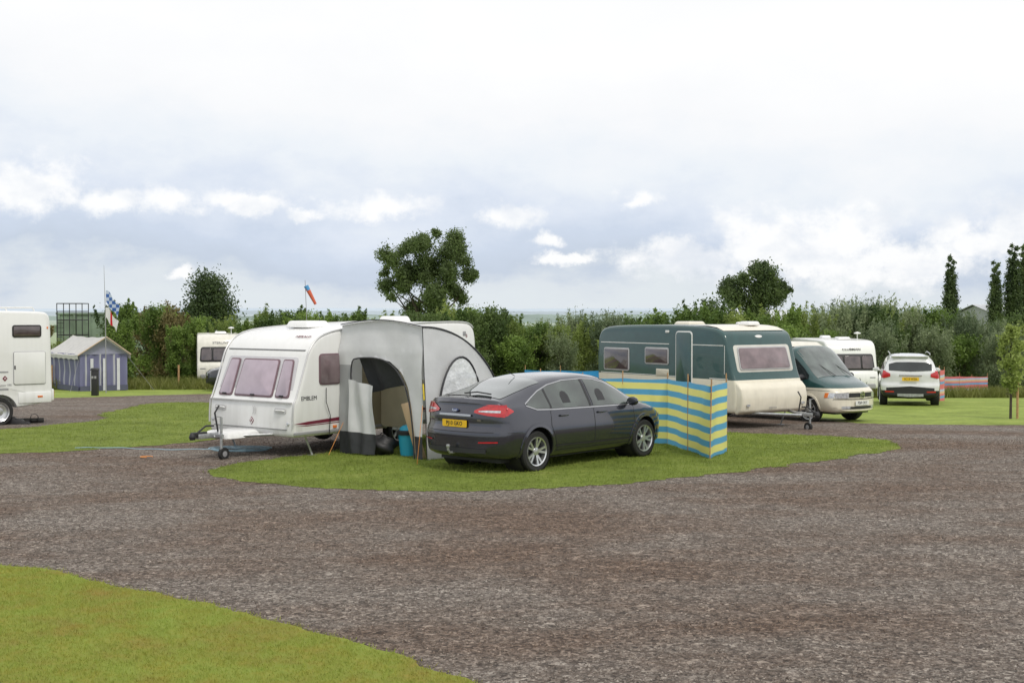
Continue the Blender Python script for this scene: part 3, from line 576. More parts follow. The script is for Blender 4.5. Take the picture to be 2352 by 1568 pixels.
    text('Ford',.05,(-2.362,0,.99),(0,-1,0),(-1,0,.15),CHR,T,'badge_lettering',off=.001)
    text('MONDEO',.032,(-2.33,.52,.85),(0,-1,0),(-1,.2,0),CHR,T,'model_lettering',off=.001); text('TDCi',.032,(-2.33,-.5,.85),(0,-1,0),(-1,-.2,0),CHR,T,'model_lettering',off=.001)
    b=MB(); b.tube([(-2.2,0,.33),(-2.46,0,.33),(-2.5,0,.38),(-2.5,0,.42)],.02,8); b.lathe([(.001,.47),(.03,.46),(.034,.44),(.025,.415),(.018,.4)],12,0,axis='z',o=(-2.5,0,0)); b.obj('tow_bar',STL,T)
    b=MB(); b.tube([(-2.03,.1,1.235),(-1.94,-.1,1.255),(-1.97,-.42,1.235)],.012,5); b.obj('rear_wiper',BLK,T)
    b=MB(); b.tube([(-.95,0,1.47),(-1.15,0,1.56)],.006,5); b.obj('aerial',BLK,T)
    mirror(T,.98,.86,1.0,PNT)
build_car()
# ================================================================ CARAVANS
def cbody(P,prof,hw,mats,splits=(),rnd=.06,n=2,name='body'):
    p=chaikin(prof,n,True); d=np.roll(p,-1,0)-np.roll(p,1,0); nn=np.stack([-d[:,1],d[:,0]],1); nn/=np.linalg.norm(nn,axis=1)[:,None]
    c=p.mean(0)
    if ((p-c)*nn).sum()<0: nn=-nn
    rows=[]; vs=[]
    for k in range(4): t=R(30*k); rows.append((hw-rnd*(1-math.sin(t)) ,rnd*(1-math.cos(t))))
    rows=[(-y,i) for y,i in rows[::-1]]+rows
    for y,ins in rows: vs+=[(q[0],y,q[1]) for q in p-nn*ins]
    m=len(p); fs=[(i*m+j,i*m+(j+1)%m,(i+1)*m+(j+1)%m,(i+1)*m+j) for i in range(len(rows)-1) for j in range(m)]+[tuple(range(m)),tuple(range((len(rows)-1)*m,len(rows)*m))[::-1]]
    b=MB(); b.add(vs,fs); o=b.obj(name,mats,P,sm=30)
    if splits: 
        L=Loft.__new__(Loft); L.o=o; L.splits=splits; L.zones()
    return o
def swin(P,x0,x1,z0,z1,sg,hw,m=DGW,r=.06,fr=.025,name='window',fm=RUB,lab=None):
    c=((x0+x1)/2,sg*(hw-.004),(z0+z1)/2); w,h=abs(x1-x0),z1-z0; N=(0,sg,0)
    b=MB(); b.prism(rrect(w,h,r),c,(1,0,0),(0,0,1),N,.022); f=b.mesh('window_frame',fm,.005)
    b=MB(); b.prism(rrect(w-2*fr,h-2*fr,max(r-fr,.01)),(c[0],c[1]+sg*.0,c[2]),(1,0,0),(0,0,1),N,.034); o=b.obj(name,m,P,.006); ob('window_frame',f,o); return o
def pwin(P,poly,O,U,V,N,m,fr=.03,name='window',fm=RUB,t=.02):
    cx=sum(p[0] for p in poly)/len(poly); cy=sum(p[1] for p in poly)/len(poly); w=max(p[0] for p in poly)-min(p[0] for p in poly); h=max(p[1] for p in poly)-min(p[1] for p in poly)
    q=poly
    b=MB(); b.prism(q,O,U,V,N,t); f=b.mesh('window_frame',fm,.005)
    q2=[((a-cx)*(1-2*fr/w)+cx,(c-cy)*(1-2*fr/h)+cy) for a,c in q]
    b=MB(); b.prism(q2,O,U,V,N,t+.012); o=b.obj(name,m,P,.006); ob('window_frame',f,o); return o
def rq(x0,x1,y0,y1,r=.05,dx=0,dx1=0):
    w=x1-x0;h=y1-y0; return [(a+(x0+x1)/2+(dx*(1-((a+w/2)/w))+dx1*((a+w/2)/w))*((c+h/2)/h),c+(y0+y1)/2) for a,c in rrect(w,h,r)]
def hitch(P,x0,L=1.25,z=.42,jw=True,side=.25):
    b=MB()
    for sg in(-1,1): b.tube([(x0-.4,sg*.75,z-.02),(x0+L*.75,sg*.06,z-.02)],.035,6)
    b.box((x0+L*.8,0,z),(.5,.09,.09)); b.obj('a_frame',STL,P,.01)
    b=MB(); b.box((x0+L*.98,0,z+.03),(.3,.08,.09)); b.tube([(x0+L*1.0,0,z+.07),(x0+L*.85,0,z+.17),(x0+L*.7,0,z+.16)],.018,6); b.lathe([(.045,-.05),(.06,0),(.04,.06),(.001,.07)],12,0,axis='z',o=(x0+L*1.1,0,z)); b.obj('hitch_coupling',BLK,P,.01)
    b=MB(); b.tube([(x0+L*.62,-.0,z+.05),(x0+L*.68,-.0,z+.38),(x0+L*.6,0,z+.5)],.016,6); b.obj('handbrake_lever',BLK,P)
    if jw:
        x=x0+L*.72; b=MB(); b.tube([(x,side,.15),(x,side,z+.32)],.024,8); b.tube([(x,side,z+.32),(x+.1,side,z+.34)],.01,5); b.box((x,side*.6,z),(.06,abs(side)*1.1,.05)); b.tube([(x,side,.15),(x-.05,side,.1)],.02,6); b.obj('jockey_stem',STL,P)
        b=MB(); b.lathe([(.05,.035),(.1,.035),(.11,.02),(.11,-.02),(.1,-.035),(.05,-.035)],20,0,o=(x-.05,side,.11)); b.lathe([(.05,.035),(.001,.04)],12,1,o=(x-.05,side,.11)); b.lathe([(.05,-.035),(.001,-.04)],12,1,o=(x-.05,side,.11)); b.obj('jockey_wheel',[RUB,GREY],P)
def steady(P,x,y,z=.38):
    b=MB(); b.tube([(x,y,z),(x-.18,y,.03)],.02,4); b.box((x-.18,y,.015),(.12,.12,.025)); b.obj('corner_steady',STL,P)
def roofbox(P,x,y,z,sx=.45,sy=.45,h=.12,m=WHT,name='roof_vent'):
    b=MB(); b.box((x,y,z+h/2),(sx,sy,h),top=.82); return b.obj(name,m,P,.04,seg=3)
O1=(-4.63,22.32)
def build_c1():
    T=top('touring_caravan','white touring caravan with pink blinds and maroon stripe on gravel','caravan',O1[0],O1[1],233.13,z=gzf(-3,24.5)+.03)
    hw=1.1
    prof=[(-.1,.36),(.0,.38),(.02,.55),(-.0,.95),(-.06,1.02),(-.32,1.72),(-.36,1.83),(-.5,2.02),(-.75,2.16),(-1.2,2.23),(-2.2,2.29),(-3.6,2.33),(-4.6,2.34),(-4.9,2.28),(-5.02,2.1),(-5.05,1.7),(-4.98,.7),(-4.95,.36),(-3,.36)]
    body=cbody(T,prof,hw,[WHT],rnd=.07)
    boolcut(body,[cylmesh(-2.75,.32,.37,sg*.8,sg*1.3) for sg in(-1,1)]); body.data.materials.clear(); body.data.materials.append(WHT)
    for sg in(-1,1): wheel(T,-2.75,sg*.98,.31,style='seven',w=.17)
    pr=chaikin(prof,2,True); k=[q for q in pr if q[1]>.5]
    for sg in(-1,1):
        b=MB(); n0=[(q[0],sg*(hw-.012),q[1]) for q in k if q[0]>-4.95]; n0=sorted(n0,key=lambda q:(q[2] if q[0]>-.8 else 2.1+(-.8-q[0])))
        b.tube(n0,.016,5); b.obj('awning_rail',mat('rail',(.6,.6,.6),.35,metal=.5),T)
    U=Vector((0,1,0)); p0=Vector((-.062,0,1.0)); p1=Vector((-.325,0,1.74)); V=(p1-p0).normalized(); N=U.cross(V)*1; N=N if N.x>0 else -N; h=(p1-p0).length
    b=MB(); b.prism(rq(-.98,.98,-.02,h+.0,.06,.08,-.08),p0-N*.01,U,V,N,.018); b.obj('window_surround',mat('surround_grey',(.55,.54,.56),.4),T,.004)
    fm=mat('frame_mauve',(.18,.11,.13),.4)
    for a,c,d0,d1 in((-.92,-.56,.1,.0),(-.5,.5,.03,-.03),(.56,.92,0,-.1)):
        pwin(T,rq(a,c,.03,h-.05,.05,d0,d1),p0+N*.01,U,V,N,PBLK,.028,'front_window',fm)
        pc=(a+c)/2
        b=MB(); b.box(p0+U*pc+V*.06+N*.05,(.02,.1,.025)); b.obj('window_catch',BLK,T,.004)
    b=MB(); b.box((-.42,0,1.86),(.1,2.0,.03)); b.obj('brow_trim',GREY,T,.01)
    b=MB(); b.box((.012,0,.965),(.03,2.12,.03)); b.obj('locker_seam_strip',mat('seam_grey',(.5,.5,.5),.5),T,.008)
    b=MB(); b.box((.022,-.0,.50),(.012,1.9,.012)); b.obj('locker_lid_seam',mat('seam_dark',(.2,.2,.2),.6),T)
    for sg in(-1,1):
        b=MB(); b.prism(rrect(.28,.09,.03),(.012,sg*.78,.82),(0,1,0),(0,0,1),(1,0,0),.012,0); b.tube([(.02,sg*.78-.11,.82),(.05,sg*.78-.08,.83),(.05,sg*.78+.08,.83),(.02,sg*.78+.11,.82)],.013,6,1); b.obj('grab_handle',[mat('handle_recess',(.55,.55,.55),.5),WHT],T)
        b=MB(); b.lathe([(.03,0),(.028,.02),(.001,.025)],12,0); me=b.mesh('marker_light',LENS); me.transform(Matrix.Translation((.02,sg*.98,.6))@Matrix.Rotation(R(-90),4,'Z')); ob('marker_light',me,T)
    b=MB(); b.prism([(0,-.07),(.055,0),(0,.07),(-.055,0)],(.018,0.05,.62),(0,1,0),(0,0,1),(1,0,0),.006,0); b.prism([(0,-.055),(.043,0),(0,.055),(-.043,0)],(.018,.05,.62),(0,1,0),(0,0,1),(1,0,0),.008,1); b.obj('maker_badge',[MAR,WPL],T)
    text('A',.08,(.028,.05,.62),(0,1,0),(1,0,0),MAR,T,'badge_lettering',off=.001)
    text('))',.16,(.02,.12,.82),(0,1,0),(1,0,0),mat('pale_mark',(.6,.6,.6),.5),T,'embossed_mark')
    text('HERALD',.085,(-.60,.72,2.098),(0,1,0),(.45,0,.9),MAR,T,'brow_lettering',sx=1.2)
    swin(T,-.6,-1.12,1.25,1.80,1,hw,BRW,.07,name='side_window',fm=fm)
    text('EMBLEM',.105,(-.36,hw+.003,1.03),(-1,0,0),(0,1,0),INK,T,'model_lettering',off=0,sx=1.0)
    b=MB(); b.prism([(.0,.60),(-.35,.63),(-1.2,.665),(-4.7,.7),(-4.7,.66),(-1.2,.6),(-.3,.575)],(0,hw-.002,0),(1,0,0),(0,0,1),(0,1,0),.006); b.obj('side_stripe',MAR,T); b=MB(); b.prism([(-.05,.565),(-.3,.565),(-4.7,.64),(-4.7,.63),(-.3,.55)],(0,hw-.002,0),(1,0,0),(0,0,1),(0,1,0),.006); b.obj('side_stripe',MAR,T)
    b=MB(); b.box((-.98,hw+.01,.50),(.09,.02,.05)); b.obj('side_marker',ORG,T,.006)
    b=MB(); b.box((-2.3,hw+.002,.43),(4.6,.02,.05)); b.obj('skirt_trim',GREY,T,.006)
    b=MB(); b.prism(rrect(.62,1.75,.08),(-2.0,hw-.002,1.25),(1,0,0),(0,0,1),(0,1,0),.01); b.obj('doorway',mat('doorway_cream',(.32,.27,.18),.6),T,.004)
    b=MB(); b.prism(rrect(.6,1.72,.08),(-2.28,hw+.3,1.27),Vector((-.25,1,0)).normalized(),(0,0,1),(1,.25,0),.035); b.obj('door',mat('door_cream',(.62,.55,.40),.5),T,.01,label='caravan door swung open')
    swin(T,-2.6,-3.25,1.35,1.82,1,hw,BRW,.07,name='side_window',fm=fm)
    swin(T,-4.15,-4.75,1.3,1.85,1,hw,BRW,.07,name='side_window',fm=fm)
    swin(T,-3.3,-3.6,1.0,1.25,1,hw,mat('vent_cream',(.6,.56,.45),.6),.02,name='fridge_vent',fm=WHT)
    for x in(-3.0,-4.3): 
        b=MB(); b.prism(rrect(.09,.09,.02),(x-.35,hw-.002,2.1 if x<-4 else .9),(1,0,0),(0,0,1),(0,1,0),.012); b.obj('socket_cover',GREY,T,.003)
    text('B',.1,(-4.72,hw+.002,2.05),(-1,0,0),(0,1,0),MAR,T,'side_mark')
    roofbox(T,-1.5,-.1,2.24,.62,.62,.13); roofbox(T,-3.9,-.1,2.32,.5,.5,.13)
    hitch(T,.02,1.15,.42,True,.22); 
    b=MB(); b.box((.42,0,.42),(.8,.7,.13),top=.8); b.obj('hitch_fairing',WHT,T,.04)
    for x,y in((-.35,1.0),(-.35,-1.0),(-4.7,1.0),(-4.7,-1)): steady(T,x,y)
    b=MB(); b.tube([(-.75,1.13,1.2),(-.72,1.16,.95),(-.85,1.13,.7),(-.82,1.13,.35)],.007,5); b.obj('mains_cable',BLK,T)
build_c1()
def build_awning():
    T=top('porch_awning','grey and silver porch awning pitched against the white caravan','awning',O1[0],O1[1],233.13,z=gzf(-3,23)+.0)
    SIL=mat('awning_silver',(.76,.77,.78),.5,var=.04,scale=4,bump=.25,bscale=3,trans=.25); DG=mat('awning_grey',(.44,.45,.46),.65,var=.05,scale=4,bump=.25,bscale=3,trans=.2); BK=mat('awning_black',(.035,.037,.041),.7,bump=.4,bscale=6)
    x0=-1.1; W=1.95; y0=1.12
    tz=lambda w:2.30-.03*(w/W)+.10*math.sin(math.pi*w/W)
    outer=[(0,.0),(.34,.0),(.33,1.0),(.31,1.68),(.5,1.73),(.9,1.74),(1.2,1.68),(1.45,1.5),(1.62,1.22),(1.72,.85),(1.78,.4),(1.8,0),(W,0)]+[(W*(1-i/10),tz(W*(1-i/10))) for i in range(11)]
    me=bpy.data.meshes.new('side_wall'); bm=bmesh.new(); vs=[bm.verts.new((x0,y0+w,z)) for w,z in outer]; bm.faces.new(vs); bmesh.ops.triangulate(bm,faces=bm.faces[:])
    for z in[.42,.7,.9,1.1,1.3,1.5,1.6,1.7,1.8,1.86,1.95,2.05,2.15,2.25]: bmesh.ops.bisect_plane(bm,geom=bm.verts[:]+bm.edges[:]+bm.faces[:],plane_co=(0,0,z),plane_no=(0,0,1))
    for i in range(1,20): bmesh.ops.bisect_plane(bm,geom=bm.verts[:]+bm.edges[:]+bm.faces[:],plane_co=(0,y0+i*.1,0),plane_no=(0,1,0))
    for f in bm.faces: c=f.calc_center_median(); f.material_index=2 if c.z<.42 else (0 if c.z>1.6 or c.y-y0>1.0 else 1); f.smooth=True
    for v in bm.verts: w,z=v.co.y-y0,v.co.z; v.co.x+=.022*math.sin(w*7+z*2.5)*math.sin(z*3)+.015*noise.noise(Vector((w*3,z*3,0)))+.06*(max(0,z-1.86)/.45)**.7*(-1)
    bm.to_mesh(me); bm.free(); [me.materials.append(m) for m in(SIL,DG,BK)]; ob('side_wall',me,T)
    b=MB()
    def fn(u,v): w=.30+.62*u; z=.05+1.3*v-.1*u*v; return (x0+.07+.03*math.sin(u*12+v*2)+.02*math.sin(v*6+u*4)+.05*(1-v)*u, y0+w+.04*math.sin(v*5)*u,z)
    b.grid(fn,24,24,0); 
    o=b.obj('door_flap',[SIL,BK],T,sm=80)
    for p in o.data.polygons: p.material_index=1 if p.center.z<.42 else 0
    b=MB()
    def fn(u,v): w=.36+.75*u; z=1.72-.62*v*(1-.25*u); return (x0-.12-.06*math.sin(u*8)-.2*v, y0+w+.12*v,z)
    b.grid(fn,14,14); b.obj('mesh_flap',BK,T,sm=80)
    A=2.38
    def arch(u): return (x0-A*math.sin(u*math.pi/2), 2.27*math.cos(u*math.pi/2)**.9)
    b=MB()
    def fw(u,v): x,z=arch(u); zz=z*v; return (x+.0,y0+W+.02*math.sin(u*14+v*4)*math.sin(math.pi*v)+.10*(1-v)+.02*noise.noise(Vector((u*5,v*5,2))),zz)
    b.grid(fw,48,24); b.obj('front_wall',SIL,T,sm=80)
    b=MB()
    def fr(u,v):
        x,z=arch(u); xc=x0-3.3*u**.8*1.0; zc=2.29*(1-max(0,(u-.35)/.65)**2.2*1.0); return (x*(1-v)+xc*v,(y0+W)*(1-v)+y0*v,z*(1-v)+zc*v+.10*math.sin(math.pi*v)*(1-u)**.3+.012*math.sin(u*24+v*5)*(1-v)*v*4)
    b.grid(fr,48,18); b.obj('roof_panel',SIL,T,sm=80)
    pole=mat('piping_black',(.03,.03,.035),.5)
    b=MB(); b.tube([(arch(i/24)[0],y0+W+.0,arch(i/24)[1]+.012) for i in range(25)],.018,6); b.obj('awning_piping',pole,T); b=MB(); b.tube([(x0-.03,y0+w_,tz(w_)+.012) for w_ in np.linspace(0,W,12)],.010,5); b.obj('awning_piping',pole,T); b=MB(); b.tube([(x0-.0,y0+W+.1-.1*z/2.3,z) for z in(0,1,2.27)],.008,5); b.obj('awning_piping',pole,T)
    b=MB(); pts=[(w,z) for w,z in outer[1:12]]; pts=chaikin(pts,2); b.tube([(x0+.045,y0+w,z) for w,z in pts],.014,5); b.obj('door_piping',pole,T)
    cx=x0-.92
    pts=[(cx+.62*math.cos(t),y0+W+.09,.55+1.2*math.sin(t)) for t in np.linspace(0,math.pi,22)]
    b=MB(); b.tube(pts,.02,5); b.obj('window_piping',pole,T)
    b=MB(); b.add([(p[0],p[1]-.0,p[2]) for p in pts]+[(cx,y0+W+.09,.55)],[(i,i+1,len(pts)) for i in range(len(pts)-1)]); b.obj('clear_window',mat('awning_window',(.78,.8,.82),.15,var=.15,scale=7,coat=.5,bump=.8,bscale=5),T)
    for a,c in (((x0,y0+W,.95),(x0+.55,y0+W+.35,.0)),((x0-A,y0+W,.3),(x0-A-.5,y0+W+.3,0)),((x0,y0+.1,.6),(x0+.4,y0+.1,0))): b=MB(); b.tube([a,c],.005,4); b.obj('guy_line',mat('guy_orange',(.75,.3,.05),.6),T)
    b=MB(); b.tube([(x0+.02,y0+W+.05,1.05),(x0+.02,y0+W+.03,1.32)],.014,6); b.obj('pole_sleeve',mat('guy_yellow',(.8,.6,.05),.6),T)
build_awning()
def w1(lx,ly):
    a=R(233.13); return O1[0]+lx*math.cos(a)-ly*math.sin(a),O1[1]+lx*math.sin(a)+ly*math.cos(a)
def build_small():
    x,y=w1(-1.5,2.38); T=top('waste_bin','turquoise plastic bin with black bag inside awning doorway','bin',x,y)
    TQ=mat('turquoise',(.03,.36,.52),.4)
    b=MB(); b.lathe([(.001,.0),(.13,.0),(.17,.38),(.185,.38),(.185,.41),(.17,.41)],24,0,axis='z'); b.obj('bucket',TQ,T)
    b=MB(); b.lathe([(.20,.36+.02),(.205,.44),(.17,.46),(.001,.44)],20,0,axis='z'); b.obj('bin_bag',RUB,T)
    b=MB(); b.lathe([(.15,.455),(.14,.5),(.08,.54),(.001,.55)],20,0,axis='z'); b.obj('lid',TQ,T)
    x,y=w1(-1.2,2.78); T=top('wooden_board','narrow tan wooden board leaning in the awning doorway','board',x,y,233)
    b=MB(); b.box((0,0,.48),(.03,.2,1.0),M=Matrix.Rotation(R(14),3,'X')@Matrix.Rotation(R(8),3,'Y')); b.box((.03,.05,.5),(.02,.02,.9),M=Matrix.Rotation(R(14),3,'X')); b.obj('board',mat('tan_board',(.5,.36,.22),.7),T,.004)
    x,y=w1(-1.3,1.95); T=top('dark_bag','crumpled black bag on the ground by awning door','bag',x,y)
    b=MB()
    def fn(u,v): a=2*math.pi*u; q=math.pi*v; k=1+.2*math.sin(a*3+q*4); return (.26*k*math.sin(q)*math.cos(a),.2*k*math.sin(q)*math.sin(a),.17-.17*math.cos(q)*k)
    b.grid(fn,18,10); b.obj('bag_fabric',BLK,T,sm=60); b=MB(); b.tube([(-.1,0,.3),(0,.02,.4),(.1,0,.3)],.012,5); b.obj('bag_handle',BLK,T)
    HB=mat('hose_blue',(.32,.5,.6),.5); pts=[]
    for i in range(60):
        t=i/59; X=-8.1+3.4*t; Y=23.35-.35*t+.12*math.sin(t*9)+.05*math.sin(t*31); pts.append((X,Y,gzf(X,Y)+.025))
    b=MB(); b.tube(pts,.007,5)
    for k in range(3):
        b.tube([(-4.95+(.38+.03*k)*math.cos(t)*1.3,22.95+(.3+.03*k)*math.sin(t),gzf(-5,23)+.03+.015*k) for t in np.linspace(0,6.2,26)],.007,5)
    tag(b.obj('water_hose',HB),'light blue water hose lying across grass to caravan','hose')
    b=MB(); X,Y=-6.3,21.7; b.tube([(X+.07*math.cos(t)*1.5,Y+.09*math.sin(t),gzf(X,Y)+.03) for t in np.linspace(0,5,12)],.008,5); tag(b.obj('rope_loop',mat('guy_orange2',(.7,.28,.08),.6)),'small orange rope loop lying on gravel','rope')
build_small()
def build_green():
    T=top('touring_caravan','dark green and cream touring caravan with gas box at front','caravan',5.99,29.33,-55,z=gzf(4.6,31.3)+.02)
    hw=1.1
    prof=[(-.15,.40),(.02,.42),(.05,.8),(.0,1.1),(-.05,1.2),(-.12,1.35),(-.32,2.08),(-.42,2.25),(-.7,2.36),(-1.5,2.41),(-3.2,2.41),(-4.5,2.37),(-4.85,2.28),(-4.98,2.05),(-5.02,1.5),(-4.98,.9),(-4.85,.42),(-3,.40)]
    o=cbody(T,prof,hw,[CRM,GRN],(1.16,),rnd=.07); boolcut(o,[cylmesh(-2.6,.33,.38,sg*.8,sg*1.3) for sg in(-1,1)])
    for sg in(-1,1): wheel(T,-2.6,sg*.98,.32,style='steel',w=.17)
    b=MB(); b.prism([(0,.38),(.16,.45),(.2,.75),(.15,.98),(.03,1.10),(-.06,1.12),(-.06,.38)],(0,-1.08,0),(1,0,0),(0,0,1),(0,1,0),2.16); b.obj('gas_locker',CRM,T,.05,seg=3)
    b=MB()
    P=[(-.50,2.268),(-.72,2.345),(-1.0,2.38),(-1.45,2.402)]
    def fn(u,v): k=u*3; i=min(int(k),2); t=k-i; x=P[i][0]*(1-t)+P[i+1][0]*t; z=P[i][1]*(1-t)+P[i+1][1]*t; return (x+.005,(v*2-1)*1.0,z+.022)
    b.grid(fn,12,8); b.obj('front_roof_cap',CRM,T,sm=60)
    U=Vector((0,1,0)); p0=Vector((-.13,0,1.38)); p1=Vector((-.31,0,2.02)); V=(p1-p0).normalized(); N=U.cross(V); N=N if N.x>0 else -N
    b=MB(); b.prism(rq(-.92,.92,-.05,.6,.08),p0-N*.01,U,V,N,.02); b.obj('window_surround',mat('cream_panel',(.6,.59,.54),.4),T,.005)
    pwin(T,rq(-.84,.84,.0,.55,.06,.03,-.03),p0+N*.01,U,V,N,BRW,.03,'front_window',mat('grey_frame',(.45,.45,.46),.5))
    for sg in(-1,1):
        for cc,dd in (((-1.2,sg*(hw+.001),1.95),(1.6,.006,.02)),((-3.55,sg*(hw+.001),1.95),(2.6,.006,.02)),((-.36,sg*(hw+.001),1.62),(.014,.006,.66)),((-.55,sg*(hw+.001),1.18),(.6,.006,.02)),((-3.4,sg*(hw+.001),1.18),(2.9,.006,.015))):
            b=MB(); b.box(cc,dd); b.obj('pinstripe',WPL,T)
    LG=mat('grey_frame',(0,0,0))
    swin(T,-3.72,-4.72,1.24,1.82,-1,hw,DGW,.06,.04,fm=LG,name='side_window'); swin(T,-2.25,-3.12,1.44,1.86,-1,hw,DGW,.06,.04,fm=LG,name='side_window')
    swin(T,-1.42,-2.0,.5,2.27,-1,hw,GRN,.1,.03,name='door',fm=WPL)
    b=MB(); b.box((-1.5,-hw-.04,1.15),(.03,.03,.14)); b.obj('door_handle',BLK,T,.008)
    swin(T,-2.25,-2.7,1.17,1.34,-1,hw,mat('vent_cream',(.6,.56,.45),.6),.015,.02,name='fridge_vent',fm=CRM)
    swin(T,-3.2,-3.65,.6,.95,-1,hw,CRM,.02,.01,name='service_hatch',fm=GREY)
    b=MB(); b.prism(rrect(.12,.06,.015),(-2.3,-hw+.003,2.25),(1,0,0),(0,0,1),(0,-1,0),.03); b.obj('awning_lamp',WPL,T,.005)
    b=MB(); b.box((.21,-.9,.6),(.02,.1,.05)); b.obj('front_reflector',LENS,T); b=MB(); b.box((.21,.9,.6),(.02,.1,.05)); b.obj('front_reflector',LENS,T)
    b=MB(); b.lathe([(.075,0),(.07,.012),(.001,.015)],20,0); me=b.mesh('maker_badge',WPL); me.transform(Matrix.Translation((-.365,0,2.15))@Matrix.Rotation(R(-25),4,'Y')@Matrix.Rotation(R(-90),4,'Z')@Matrix.Diagonal((1.6,1,.5,1))); ob('maker_badge',me,T)
    text('WESTFALIA',.05,(.205,-.1,.52),(0,1,0),(1,0,0),GREY,T,'locker_lettering')
    roofbox(T,-1.0,.35,2.40,.4,.4,.1,WHT); roofbox(T,-2.7,0,2.40,.6,.6,.09,CRM); roofbox(T,-1.5,.5,2.4,.14,.14,.08,WPL)
    hitch(T,.18,1.15,.42,True,.25)
    for x,y in((-.4,1.0),(-.4,-1.0),(-4.6,1.0),(-4.6,-1)): steady(T,x,y,.42)
build_green()
def pale(x,y,rot,label,body,txt,tcol,dark=True):
    T=top('touring_caravan',label,'caravan',x,y,rot)
    prof=[(-.12,.40),(.02,.42),(.05,.8),(.0,1.05),(-.1,1.2),(-.22,1.75),(-.32,2.15),(-.5,2.42),(-.85,2.52),(-2.5,2.55),(-5,2.55),(-5.4,2.45),(-5.5,2.1),(-5.5,.9),(-5.4,.4),(-3,.4)]
    o=cbody(T,prof,1.12,[body],rnd=.09); boolcut(o,[cylmesh(-2.9,.33,.4,sg*.8,sg*1.3) for sg in(-1,1)])
    for sg in(-1,1): wheel(T,-2.9,sg*1.0,.32,style='seven',w=.18)
    U=Vector((0,1,0)); p0=Vector((-.1,0,1.2)); p1=Vector((-.245,0,1.85)); V=(p1-p0).normalized(); N=U.cross(V); N=N if N.x>0 else -N
    b=MB(); b.prism(rq(-1.0,1.0,0,.74,.12,.06,-.06),p0,U,V,N,.02); b.obj('window_surround',BLK,T,.006)
    for a,c in((-.95,-.42),(-.38,.38),(.42,.95)): pwin(T,rq(a,c,.06,.66,.07,.03 if a<-.5 else 0,-.03 if a>.3 else 0),p0+N*.012,U,V,N,DGW,.02,'front_window')
    text(txt,.15,(-.30,0,2.12),(0,1,0),(1,0,.35),tcol,T,'front_lettering',off=.001,sx=1.2)
    for sg in(-1,1):
        swin(T,-.9,-1.6,1.25,1.8,sg,1.12,name='side_window'); swin(T,-3.4,-4.4,1.25,1.8,sg,1.12,name='side_window')
        b=MB(); b.box((.03,sg*.85,.9),(.03,.25,.05)); b.obj('grab_handle',GREY,T,.01)
        b=MB(); b.box((-2.7,sg*1.122,1.05),(5.0,.006,.06)); b.obj('side_stripe',GREY,T)
    b=MB(); b.prism(rq(-.98,.98,.42,.62,.05),(0.045,0,0),(0,1,0),(0,0,1),(1,0,0),.02); b.obj('lower_panel',GREY,T,.01)
    roofbox(T,-1.4,0,2.53,.6,.6,.12); roofbox(T,-3.6,0,2.55,.45,.45,.12); b=MB(); b.tube([(-.9,.5,2.5),(-.9,.5,2.8)],.02,6); b.lathe([(.001,2.88),(.14,2.84),(.15,2.8),(.001,2.78)],16,0,axis='z',o=(-.9,.5,0)); b.obj('roof_aerial',WHT,T)
    hitch(T,.05,1.1,.42,True,.25)
    return T
pale(14.9,55,-84,'white touring caravan with black window band beside hedge',WHT,'CLUBMAN',INK)
pale(-13.9,60.3,-76,'cream touring caravan with large dark front window near trees',mat('pale_cream',(.76,.74,.66),.35,coat=.3,grime=.3),'STERLING',GREY)
